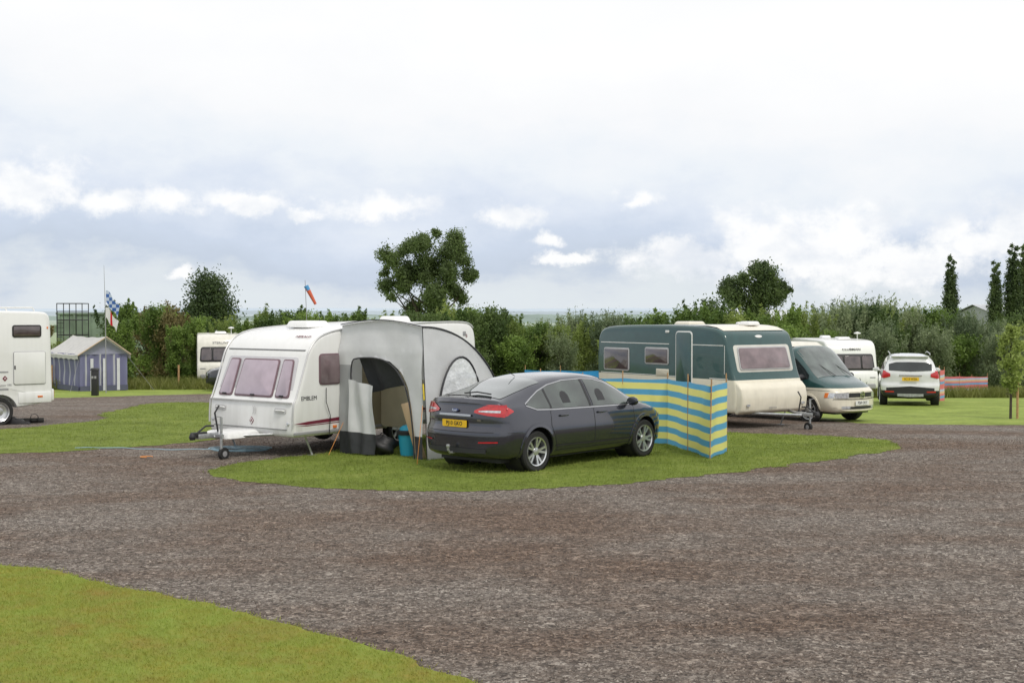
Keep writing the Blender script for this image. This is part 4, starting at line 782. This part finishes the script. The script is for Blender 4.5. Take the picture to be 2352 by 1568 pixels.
# ================================================================ VAN
def build_van():
    T=top('camper_van','green and cream camper van parked beside the green caravan','van',7.27,33.34,-53.1,z=gzf(7.3,33)+.0)
    st=[(-2.4,.36,.72,.8,.84,1.1,.82,1.72,.66,1.82),(-2.3,.3,.85,.8,.91,1.1,.9,1.8,.76,1.9),(0,.28,.86,.75,.92,1.1,.91,1.84,.78,1.94),(.85,.28,.86,.7,.92,1.08,.90,1.82,.77,1.92),(1.05,.28,.86,.68,.92,1.07,.90,1.68,.77,1.80),(1.3,.28,.86,.66,.92,1.06,.88,1.42,.77,1.52),(1.62,.28,.86,.64,.91,1.03,.86,1.12,.76,1.17),(1.8,.28,.86,.62,.9,.99,.84,1.06,.72,1.1),(2.1,.28,.82,.6,.88,.9,.81,.96,.68,1.01),(2.3,.3,.76,.56,.84,.82,.76,.86,.62,.9),(2.4,.34,.66,.54,.78,.74,.72,.8,.58,.82)]
    L=Loft(st,mkD(-2,.1,1.5,.33)); o=L.body([CRM,GRN],T,(.9,)); L.zones(); WX=(1.46,-1.46); boolcut(o,[cylmesh(wx,.33,.38,sg*.55,sg*1.2) for wx in WX for sg in(-1,1)])
    arches(L,T,WX,.372,.33,CRM,.05,.02)
    b=MB(); b.box((0,0,.3),(4.2,1.3,.1)); b.obj('underbody',BLK,T)
    for wx in WX:
        for sg in(-1,1): wheel(T,wx,sg*.80,.33,style='multi')
    for sg in(-1,1):
        up=[(-2.2,1.66),(.75,1.68),(1.0,1.60),(1.25,1.38),(1.5,1.12)]; lo=[(-2.2,1.16),(1.5,1.1)]
        for x0,x1 in((-2.1,-1.0),(-.92,.1),(.22,1.42)): L.side(MB(),x0,x1,lo,up,sg,.008).obj('side_window',GLS,T)
        for pth in ([(.16,1.75),(.16,.35)],[(1.12,1.05),(1.1,.6)],[(-.95,1.75),(-.95,.35)],[(-2.2,.84),(2.2,.84)]): L.rib(MB(),pth,sg).obj('door_seam',BLK,T)
        b=MB(); L.end(b,1,sg*.44,sg*.76,[(.44,.66),(.76,.665)],[(.44,.80),(.76,.79)],.014); L.side(b,2.22,2.38,[(2.22,.67),(2.4,.665)],[(2.22,.79),(2.4,.79)],sg,.01); b.obj('headlight',LENS,T)
        b=MB(); L.side(b,2.08,2.22,[(2.08,.67),(2.22,.67)],[(2.08,.79),(2.22,.79)],sg,.01); b.obj('indicator',ORG,T)
        b=MB(); L.end(b,1,sg*.4,sg*.62,[(.4,.40),(.7,.40)],[(.4,.46),(.7,.46)],.02); b.obj('fog_lamp',LENS,T)
        b=MB(); y=L.yat(.35,.95); b.box((.35,sg*(y+.015),.95),(.16,.03,.03)); b.obj('door_handle',BLK,T,.008)
    L.top(MB(),.93,1.62,.94,.008).obj('windscreen',mat('screen_glass',(.10,.12,.11),.04,var=.7,scale=2,coat=.8,ior=1.65),T)
    b=MB(); L.end(b,1,-.43,.43,[(0,.68),(.5,.68)],[(0,.785),(.5,.785)],.014,nz=3); b.obj('grille',BLK,T)
    b=MB(); L.end(b,1,-.6,.6,[(0,.385),(.6,.39)],[(0,.45),(.6,.45)],.013,nz=3); b.obj('bumper_grille',BLK,T)
    b=MB(); L.end(b,1,-.8,.8,[(0,.625),(.8,.63)],[(0,.64),(.8,.645)],.016,nz=2); b.obj('bumper_seam',BLK,T)
    b=MB(); b.lathe([(.085,0),(.085,.012),(.068,.012),(.068,0)],24,0); me=b.mesh('maker_badge',CHR); me.transform(Matrix.Translation((2.42,0,.735))@Matrix.Rotation(R(-90),4,'Z')); ob('maker_badge',me,T)
    text('VW',.09,(2.435,0,.735),(0,1,0),(1,0,0),CHR,T,'badge_lettering',off=.002,sx=.8)
    plate(T,'P269 ODT',(2.42,0,.535),0,WPL)
    for y in(.55,-.05): b=MB(); b.tube([(1.64,y,1.18),(1.3,y-.35,1.50)],.008,4); b.obj('wiper',BLK,T)
    mirror(T,1.28,.86,1.15,BLK,1.1)
    b=MB(); b.prism([(.7,1.9),(.5,2.0),(-1.8,2.02),(-2.1,1.9)],(0,-.62,0),(1,0,0),(0,0,1),(0,1,0),1.24); b.obj('roof_section',mat('roof_cream',(.74,.71,.62),.4),T,.03)
build_van()
# ================================================================ SUV + dark car
def suv(x,y,rot,label,pm,pl,rear=True):
    T=top('parked_car',label,'car',x,y,rot)
    st=[(-2.3,.4,.72,.75,.82,1.05,.80,1.45,.64,1.53),(-2.22,.34,.84,.75,.90,1.05,.87,1.56,.66,1.64),(-1.9,.32,.86,.75,.92,1.05,.88,1.60,.66,1.68),(-.5,.3,.86,.72,.92,1.03,.89,1.64,.66,1.71),(.4,.3,.86,.7,.92,1.02,.89,1.60,.65,1.67),(.85,.3,.86,.7,.92,1.01,.88,1.40,.66,1.46),(1.25,.3,.86,.68,.92,1.0,.87,1.12,.7,1.17),(1.6,.3,.86,.66,.91,.97,.85,1.03,.66,1.07),(2.1,.32,.82,.62,.88,.88,.8,.93,.6,.96),(2.3,.36,.68,.6,.78,.74,.7,.8,.5,.82)]
    rec=lambda X,z: (.22*sms(1.05,1.6,z)+.04*sms(.72,.8,z))*sms(-1.9,-2.28,X) if X<-1.9 else 0
    L=Loft(st,mkD(-1.7,.16,1.5,.4,rec)); o=L.body([BLK,pm],T,(.56,)); L.zones(); WX=(1.36,-1.34); boolcut(o,[cylmesh(wx,.36,.42,sg*.55,sg*1.2) for wx in WX for sg in(-1,1)])
    arches(L,T,WX,.41,.36,BLK,.05,.015)
    b=MB(); b.box((0,0,.34),(4.,1.3,.1)); b.obj('underbody',BLK,T)
    for wx in WX:
        for sg in(-1,1): wheel(T,wx,sg*.80,.36,style='seven',w=.24)
    for sg in(-1,1):
        up=[(-2.0,1.40),(-1.6,1.52),(-.5,1.56),(.3,1.53),(.7,1.40),(1.1,1.08)]; lo=[(-2,1.15),(1.1,1.06)]
        for x0,x1 in((-1.9,-1.2),(-1.1,-.15),(-.05,1.05)): L.side(MB(),x0,x1,lo,up,sg,.008).obj('side_window',GLS,T)
        b=MB(); L.end(b,-1,sg*.62,sg*.84,[(.62,1.0),(.84,.94)],[(.62,1.10),(.84,1.2)],.02); L.side(b,-2.3,-2.05,[(-2.3,.94),(-2.05,1.03)],[(-2.3,1.2),(-2.05,1.13)],sg,.014); b.obj('tail_light',RED,T)
        b=MB(); L.end(b,-1,sg*.5,sg*.78,[(.5,.5),(.8,.5)],[(.5,.54),(.8,.54)],.02); b.obj('rear_reflector',RED,T)
        b=MB(); L.end(b,1,sg*.36,sg*.7,[(.36,.70),(.7,.70)],[(.36,.78),(.7,.82)],.014); b.obj('headlight',LENS,T)
        b=MB(); b.tube([(.4,sg*.6,1.69),(0,sg*.62,1.75),(-1.6,sg*.62,1.74),(-1.8,sg*.62,1.69)],.016,6); b.obj('roof_rail',STL,T)
    b=MB(); L.end(b,-1,-.66,.66,[(0,1.17),(.66,1.20)],[(0,1.47),(.45,1.46),(.66,1.40)],.014); b.obj('rear_window',GLS,T)
    L.top(MB(),.45,1.22,.94,.008).obj('windscreen',GLS,T)
    b=MB(); L.end(b,-1,-.74,.74,[(0,.42),(.8,.44)],[(0,.70),(.5,.66),(.8,.64)],.012); b.obj('rear_bumper',BLK,T)
    b=MB(); L.end(b,-1,-.4,.4,[(0,.36),(.5,.38)],[(0,.46),(.5,.46)],.025); b.obj('skid_plate',STL,T)
    plate(T,pl,(-2.33,0,.93),math.pi,YEL); b=MB(); L.end(b,-1,-.35,.35,[(0,1.02),(.5,1.02)],[(0,1.06),(.5,1.06)],.03); b.obj('tailgate_trim',CHR,T)
    b=MB(); b.box((-1.98,0,1.645),(.22,1.15,.035)); b.obj('roof_spoiler',pm,T,.012)
    mirror(T,.85,.88,1.1,pm)
    return T
suv(13.35,42.6,75,'white compact off-road car parked on grass seen from behind',mat('white_paint',(.72,.72,.74),.25,coat=1),'SC13 WZB')
suv(-11.1,55.5,186,'dark car parked in front of the cream caravan',mat('black_paint',(.02,.022,.028),.25,coat=1),'YJ08 KHL')
# ================================================================ MOTORHOME
def build_motorhome():
    T=top('motorhome','white coachbuilt motorhome parked on grass','motorhome',-12.98,31.0,221,z=gzf(-12.5,31)+.0)
    hw=1.12
    prof=[(-1.22,.55),(-1.28,.62),(-1.26,1.1),(-1.24,2.5),(-1.18,2.70),(-1.0,2.75),(.5,2.77),(3.6,2.77),(4.3,2.72),(4.55,2.5),(4.5,2.05),(3.9,1.95),(3.5,1.8),(3.3,1.2),(3.3,.42),(1.5,.40),(.6,.40),(-.5,.42)]
    body=cbody(T,prof,hw,[WHT],rnd=.06); boolcut(body,[cylmesh(0,.34,.42,sg*.8,sg*1.3) for sg in(-1,1)])
    cab=cbody(T,[(3.2,.4),(3.2,1.9),(3.9,1.95),(4.35,1.35),(4.9,1.15),(5.25,.95),(5.3,.4)],.98,[WHT],rnd=.1,name='cab'); boolcut(cab,[cylmesh(4.4,.34,.42,sg*.7,sg*1.3) for sg in(-1,1)])
    for x in(0,4.4):
        for sg in(-1,1): wheel(T,x,sg*.98,.34,style='steel',w=.2)
    U=Vector((0,1,0)); b=MB(); b.prism(rq(-.8,.8,.05,.62,.06,.05,-.05),(4.42,0,1.36),U,Vector((-.6,0,.8)),Vector((.8,0,.6)),.02); b.obj('windscreen',GLS,T)
    s=1
    swin(T,-.3,-1.0,2.12,2.42,s,hw,DGW,.06,.03,name='side_window'); swin(T,1.4,2.4,1.5,2.0,s,hw,DGW,.06,.03,name='side_window')
    swin(T,-.32,-1.1,.98,1.78,s,hw,WHT,.05,.012,name='garage_hatch',fm=GREY); swin(T,.55,.1,1.0,1.4,s,hw,WHT,.04,.012,name='service_hatch',fm=GREY)
    b=MB(); b.box((-.35,s*(hw+.03),1.4),(.03,.03,.09)); b.obj('hatch_lock',BLK,T,.006)
    b=MB(); b.box((-.83,s*(hw+.012),.66),(.8,.03,.26)); b.obj('side_skirt',WHT,T,.012); b=MB(); b.box((2.,s*(hw+.012),.62),(2.4,.03,.3)); b.obj('side_skirt',WHT,T,.012)
    for pg in ([(-.2,.86),(1.4,.86),(1.9,1.25),(1.6,1.25),(1.1,.93),(-.2,.9)],[(-.2,1.28),(.2,1.28),(.6,1.5),(.5,1.5),(.15,1.32),(-.2,1.31)]): b=MB(); b.prism(pg,(0,hw+.001,0),(1,0,0),(0,0,1),(0,1,0),.006); b.obj('side_graphic',GREY,T)
    b=MB(); b.prism([(0,-.07),(.06,0),(0,.07),(-.06,0)],(-.12,hw+.002,1.14),(1,0,0),(0,0,1),(0,1,0),.006); b.obj('maker_badge',MAR,T); text('A',.08,(-.12,hw+.01,1.14),(-1,0,0),(0,1,0),WPL,T,'badge_lettering')
    text('Suntor 590',.07,(-.12,hw+.004,.98),(-1,0,0),(0,1,0),GREY,T,'model_lettering')
    b=MB(); b.box((-1.28,0,.70),(.10,2.16,.3)); b.obj('rear_bumper',WHT,T,.04)
    for sg in(-1,1):
        b=MB(); b.box((-1.33,sg*.95,.72),(.03,.16,.18)); b.obj('tail_light',RED,T,.01)
        b=MB(); b.tube([(-.9,sg*.95,2.76),(-.85,sg*.95,2.84),(1.8,sg*.95,2.84),(1.85,sg*.95,2.76)],.02,6); b.obj('roof_rail',WPL,T)
    roofbox(T,1.0,0,2.77,.6,.6,.1)
    b=MB(); b.box((-1.15,hw+.005,2.35),(.03,.02,.05)); b.obj('side_marker',ORG,T); b=MB(); b.box((-.95,hw+.03,.68),(.12,.02,.04)); b.obj('side_marker',ORG,T)
build_motorhome()
def chock(x,y,rot):
    T=top('levelling_ramp','black plastic levelling ramps and pipes by motorhome wheel','ramp',x,y,rot)
    b=MB(); b.prism([(0,0),(.55,0),(.5,.06),(.4,.07),(.35,.12),(.22,.13),(.16,.18),(0,.18)],(-.3,-.12,0),(1,0,0),(0,0,1),(0,1,0),.24); b.obj('ramp_block',BLK,T,.01)
    b=MB(); b.tube([(-.2,.25,.06),(.5,.3,.07)],.06,10); b.lathe([(.09,-.04),(.1,0),(.09,.04)],14,0,o=(.3,.2,.14)); b.obj('ramp_roller',RUB,T)
chock(-11.95,30.6,10)
# ================================================================ TENT
def build_tent():
    T=top('frame_tent','blue grey frame tent with pale roof and striped curtains','tent',-17.85,55.15,38)
    C1,C2,C3=(.22,.22,.38,1),(.26,.26,.42,1),(.6,.6,.66,1)
    PUR=stripemat('tent_purple','X',.62,[(0,C1),(.62,C2),(.7,C3),(.82,C1)]); ROOF=mat('tent_roof',(.62,.61,.59),.75,var=.08,bump=.5,bscale=2,trans=.15); DRK=mat('tent_dark',(.1,.105,.16),.8)
    W,Dp,H,Rg=2.1,4.0,1.62,2.36
    def wall(p0,p1,z1,name,m):
        b=MB()
        def fn(u,v): x=p0[0]+(p1[0]-p0[0])*u; y=p0[1]+(p1[1]-p0[1])*u; d=Vector((p1[1]-p0[1],p0[0]-p1[0],0)).normalized(); k=.04*math.sin(u*34)*(1-v*.5)+.05*noise.noise(Vector((u*5,v*3,1))); return (x+d.x*k,y+d.y*k,z1(u)*v)
        b.grid(fn,50,10); b.obj(name,m,T,sm=70)
    wall((-W/2,0),(W/2,0),lambda u:H,'front_wall',PUR); wall((-W/2,Dp),(W/2,Dp),lambda u:H,'rear_wall',PUR)
    PY=stripemat('tent_purple_side','Y',.7,[(0,C1),(.6,C2),(.7,C3),(.8,C1)])
    wall((-W/2,0),(-W/2,Dp),lambda u:H,'side_wall',PY); wall((W/2,0),(W/2,Dp),lambda u:H,'side_wall',PY)
    b=MB(); e=.12
    def rf(u,v):
        a=abs(2*u-1); x=(2*u-1)*(W/2+e); y=-e*(1+2*(1-a))+(Dp+2*e)*v; z=Rg-(Rg-H+.05)*a-.05*math.sin(math.pi*v)-.04*math.sin(math.pi*a); return (x,y,z+.015*math.sin(v*20))
    b.grid(rf,16,20); b.grid(lambda u,v:(-W/2-e,-e+(Dp+2*e)*u,H-.06-.17*v+.02*math.sin(u*40)*v),30,2); b.grid(lambda u,v:(W/2+e,-e+(Dp+2*e)*u,H-.06-.17*v+.02*math.sin(u*40)*v),30,2); b.obj('roof_canopy',ROOF,T,sm=40)
    for y in(-.02,Dp+.02):
        b=MB(); b.add([(-W/2,y,H-.02),(W/2,y,H-.02),(0,y,Rg-.07)],[(0,1,2)]); b.obj('gable_panel',mat('gable_purple',(.3,.3,.42),.7),T)
    b=MB(); b.tube([(-W/2-e,-e,H-.05),(0,-e*3,Rg),(W/2+e,-e,H-.05)],.035,5); b.obj('gable_piping',mat('terracotta_piping',(.55,.42,.33),.6),T)
    for x in(-.55,.0,.62): b=MB(); b.box((x,-.09,.72),(.13,.02,1.4)); b.obj('curtain',mat('curtain_pale',(.62,.62,.68),.7),T)
    b=MB(); b.box((0,-.07,.12),(W,.03,.24)); b.obj('mud_skirt',DRK,T); b=MB(); b.box((-W/2-.07,Dp/2,.12),(.03,Dp,.24)); b.obj('mud_skirt',DRK,T)
    for x,y,dx,dy in((-W/2,0,-.7,-.8),(W/2,0,.9,-.8),(W/2,Dp/2,1,0)): b=MB(); b.tube([(x,y,H-.1),(x+dx,y+dy,0)],.006,4); b.obj('guy_line',GREY,T)
build_tent()
def build_misc():
    T=top('hookup_post','black electric hook-up post standing at grass edge','post',-16.3,49.3)
    b=MB(); b.box((0,0,.5),(.24,.24,1.0)); b.obj('post_body',BLK,T,.02); b=MB(); b.box((0,0,1.04),(.3,.3,.09),top=.75); b.obj('post_cap',BLK,T,.015)
    for dx in(-.055,.055): b=MB(); b.box((dx,-.13,.72),(.08,.03,.1)); b.obj('socket',GREY,T,.006)
    T=top('flag_pole','thin telescopic flag pole beside the tent','flag pole',-16.9,52.5); b=MB(); b.tube([(0,0,0),(0,0,3),(-.05,0,5.3)],[.025,.018,.006],6); b.obj('pole',GREY,T)
    def flag(nm,label,z,w,h,ang,m,droop):
        Tf=top(nm,label,'flag',-16.88,52.5,0,z=gzf(-16.9,52.5)+z)
        b=MB()
        def fn(u,v): return (u*w*math.cos(ang)*(1-.15*v),.10*math.sin(u*9+v)*u-.1*u,-(v*h)-droop*u**1.3*w+.06*math.sin(u*7+v*2))
        b.grid(fn,18,12); b.obj('flag_cloth',m,Tf,sm=80); b=MB(); b.tube([(0,0,0),(0,0,-h)],.008,4); b.obj('flag_rope',WPL,Tf)
    m=bpy.data.materials.new('checker_flag'); m.use_nodes=True; nt=m.node_tree; tc=nd(nt,'ShaderNodeTexCoord'); ck=nd(nt,'ShaderNodeTexChecker'); ck.inputs['Scale'].default_value=7; ck.inputs[1].default_value=(.04,.12,.38,1); ck.inputs[2].default_value=(.5,.58,.72,1); lk(nt,tc.outputs['Object'],ck.inputs[0]); lk(nt,ck.outputs[0],nt.nodes['Principled BSDF'].inputs[0])
    flag('checkered_flag','blue and white checkered flag drooping on pole',4.25,.62,.5,.2,m,1.1)
    fl=stripemat('cross_flag','X',1.0,[(0,(.75,.75,.75,1)),(.2,(.6,.02,.03,1)),(.29,(.75,.75,.75,1)),(.6,(.75,.75,.75,1))])
    flag('cross_flag','white flag with red cross hanging below other flag',3.55,.55,.45,.1,fl,1.1)
    T=top('wind_sock','red yellow and blue wind sock on slim pole','wind sock',-6.4,40); b=MB(); b.tube([(0,0,0),(-.15,0,4.0)],[.02,.008],6); b.obj('pole',GREY,T)
    b=MB(); n=8; b.tube([(-.12+.30*i/n,0,3.82-.58*i/n) for i in range(n+1)],[.075-.004*i for i in range(n+1)],12,cap=False)
    o=b.obj('sock',[mat('sock_red',(.6,.12,.06),.7),mat('sock_yellow',(.75,.5,.1),.7),mat('sock_blue',(.08,.3,.6),.7)],T,sm=60)
    for p in o.data.polygons: p.material_index=2 if p.center.z>3.7 else (1 if p.center.x+(p.center.z-3.8)*.5>.0 and p.normal.x>.2 else 0)
    for i,(x,y) in enumerate(((-15.2,57.5),(-14.9,62),(-20.8,57),(1.9,40.2),(1.2,40.4),(.6,40.6))):
        T=top('fence_post','rough wooden fence post standing in long grass','post',x,y,group='fence posts by the hedge'); b=MB(); b.tube([(0,0,-.1),(.01,0,1.1)],.045,8); b.obj('post',WOOD,T)
build_misc()
# ================================================================ WINDBREAKS
def windbreak(label,pts,h,m,ph=.18,sag=.02,step=None):
    cx=sum(p[0] for p in pts)/len(pts); cy=sum(p[1] for p in pts)/len(pts); T=top('windbreak',label,'windbreak',cx,cy); g=T.location.z
    for (a,c) in zip(pts[:-1],pts[1:]):
        b=MB(); a_,c_=Vector(a),Vector(c); d=(c_-a_).normalized(); nrm=Vector((-d.y,d.x))
        def fn(u,v):
            p=a_.lerp(c_,u); k=.025*math.sin(u*math.pi*2+v*2)*math.sin(math.pi*u)+.012*noise.noise(Vector((u*5,v*4,a[0]))); p=p+nrm*k; z=gzf(p.x,p.y)-g; return (p.x-cx,p.y-cy,z+.02+(h-sag*math.sin(math.pi*u))*v)
        b.grid(fn,24,14); b.obj('windbreak_panel',m,T,sm=80)
    for p in pts:
        b=MB(); z=gzf(*p)-g; tl=random.uniform(-.03,.03); b.tube([(p[0]-cx,p[1]-cy+.02,z-.05),(p[0]-cx+tl,p[1]-cy+.02,z+h+ph*random.uniform(.6,1.1))],.013,6); b.obj('wooden_stake',WOOD,T)
Yc,Bc=(.9,.84,.27,1),(.12,.42,.70,1)
YB=stripemat('yellow_blue_stripe','Z',.235,[(0,Bc),(.46,Yc),(1,Yc)],off=.0,trans=.3)
windbreak('yellow and blue striped windbreak staked on grass beside car',[(3.88,22.75),(3.38,21.5),(3.2,22.9),(3.0,24.3),(2.2,24.8),(1.4,25.3),(.6,25.8)],1.25,YB)
windbreak('plain blue windbreak staked on grass behind the car',[(.4,39.6),(1.5,38.4),(2.6,38),(3.8,37.8)],1.15,mat('blue_canvas',(.03,.28,.62),.7,trans=.25))
RBm=stripemat('red_blue_stripe','Z',.5,[(0,(.75,.2,.2,1)),(.22,(.2,.42,.66,1)),(.4,(.78,.25,.24,1)),(.55,(.8,.55,.33,1)),(.7,(.5,.6,.75,1)),(.86,(.75,.2,.2,1))])
windbreak('red and blue striped windbreak staked on grass near hedge',[(20.6,60.5),(21.5,60.6),(22.3,61.2),(23.2,61.5)],1.0,RBm)
windbreak('blue and red striped windbreak beside white car',[(15.1,44.5),(15.5,45.2)],1.1,RBm)
# ================================================================ BUILDINGS
def barn(x,y,w,d,h,rh,rot,label):
    T=top('farm_building',label,'barn',x,y,rot); b=MB(); b.prism([(-d/2,0),(d/2,0),(d/2,h-.15),(0,h+rh-.15),(-d/2,h-.15)],(-w/2,0,0),(0,1,0),(0,0,1),(1,0,0),w); b.obj('wall',mat('barn_wall',(.4,.42,.42),.8),T)
    b=MB(); e=.4; n=int(w/1.0); vs=[]
    for i in range(n*2+1):
        X=-w/2-e+(w+2*e)*i/(2*n); k=.06*(i%2); vs+=[(X,-d/2-e,h-.1+k),(X,0,h+rh+k),(X,d/2+e,h-.1+k)]
    b.add(vs,[(3*i+j,3*i+3+j,3*i+4+j,3*i+1+j) for i in range(2*n) for j in range(2)]); b.obj('roof',mat('roof_sheet',(.58,.6,.63),.6,var=.15,scale=.5),T,sm=10)
    b=MB(); b.box((0,-d/2-.03,1.8),(3.6,.06,3.6)); b.obj('door',mat('barn_door',(.1,.12,.1),.7),T)
barn(27,150,12,14,5.2,1.7,12,'long pale metal-roofed farm building beyond the hedge')
barn(60.5,150,14,12,5.6,1.9,22,'grey sheet-roofed barn beyond the hedge')
def tower():
    T=top('storage_tank','green grey concrete storage tank behind shrubs','tank',-26.9,84); g=T.location.z
    H=2.3-g; b=MB(); b.box((0,0,H/2),(5.2,4,H)); [b.box((x,-2.03,H/2),(.12,.1,H)) for x in np.linspace(-2.5,2.5,6)]; b.box((0,0,H+.06),(5.4,4.2,.12)); b.obj('tank_wall',mat('tank_green',(.2,.26,.2),.8,var=.25,scale=1.2),T)
    T=top('access_tower','black metal access ladder and railings beside the tank','tower',-28.0,80.5); g=T.location.z; Z=2.5-g; b=MB()
    for x in(-.8,0,.8):
        for y in(-.6,.6): b.tube([(x,y,0),(x,y,Z+.5)],.03,5)
    for z in(Z-1.5,Z-.55,Z,Z+.5):
        b.tube([(-.8,-.6,z),(.8,-.6,z)],.03,5); b.tube([(-.8,.6,z),(.8,.6,z)],.03,5); b.tube([(-.8,-.6,z),(-.8,.6,z)],.03,5); b.tube([(.8,-.6,z),(.8,.6,z)],.03,5)
    b.obj('railing',BLK,T); b=MB(); b.box((0,0,Z-.55),(1.6,1.2,.05)); b.obj('platform',BLK,T)
    b=MB()
    for x in(-.75,-.35): b.tube([(x,-.65,0),(x,-.65,Z)],.02,4)
    for i in range(12): b.tube([(-.75,-.65,.3*i+.2),(-.35,-.65,.3*i+.2)],.015,4)
    b.obj('ladder',BLK,T)
tower()
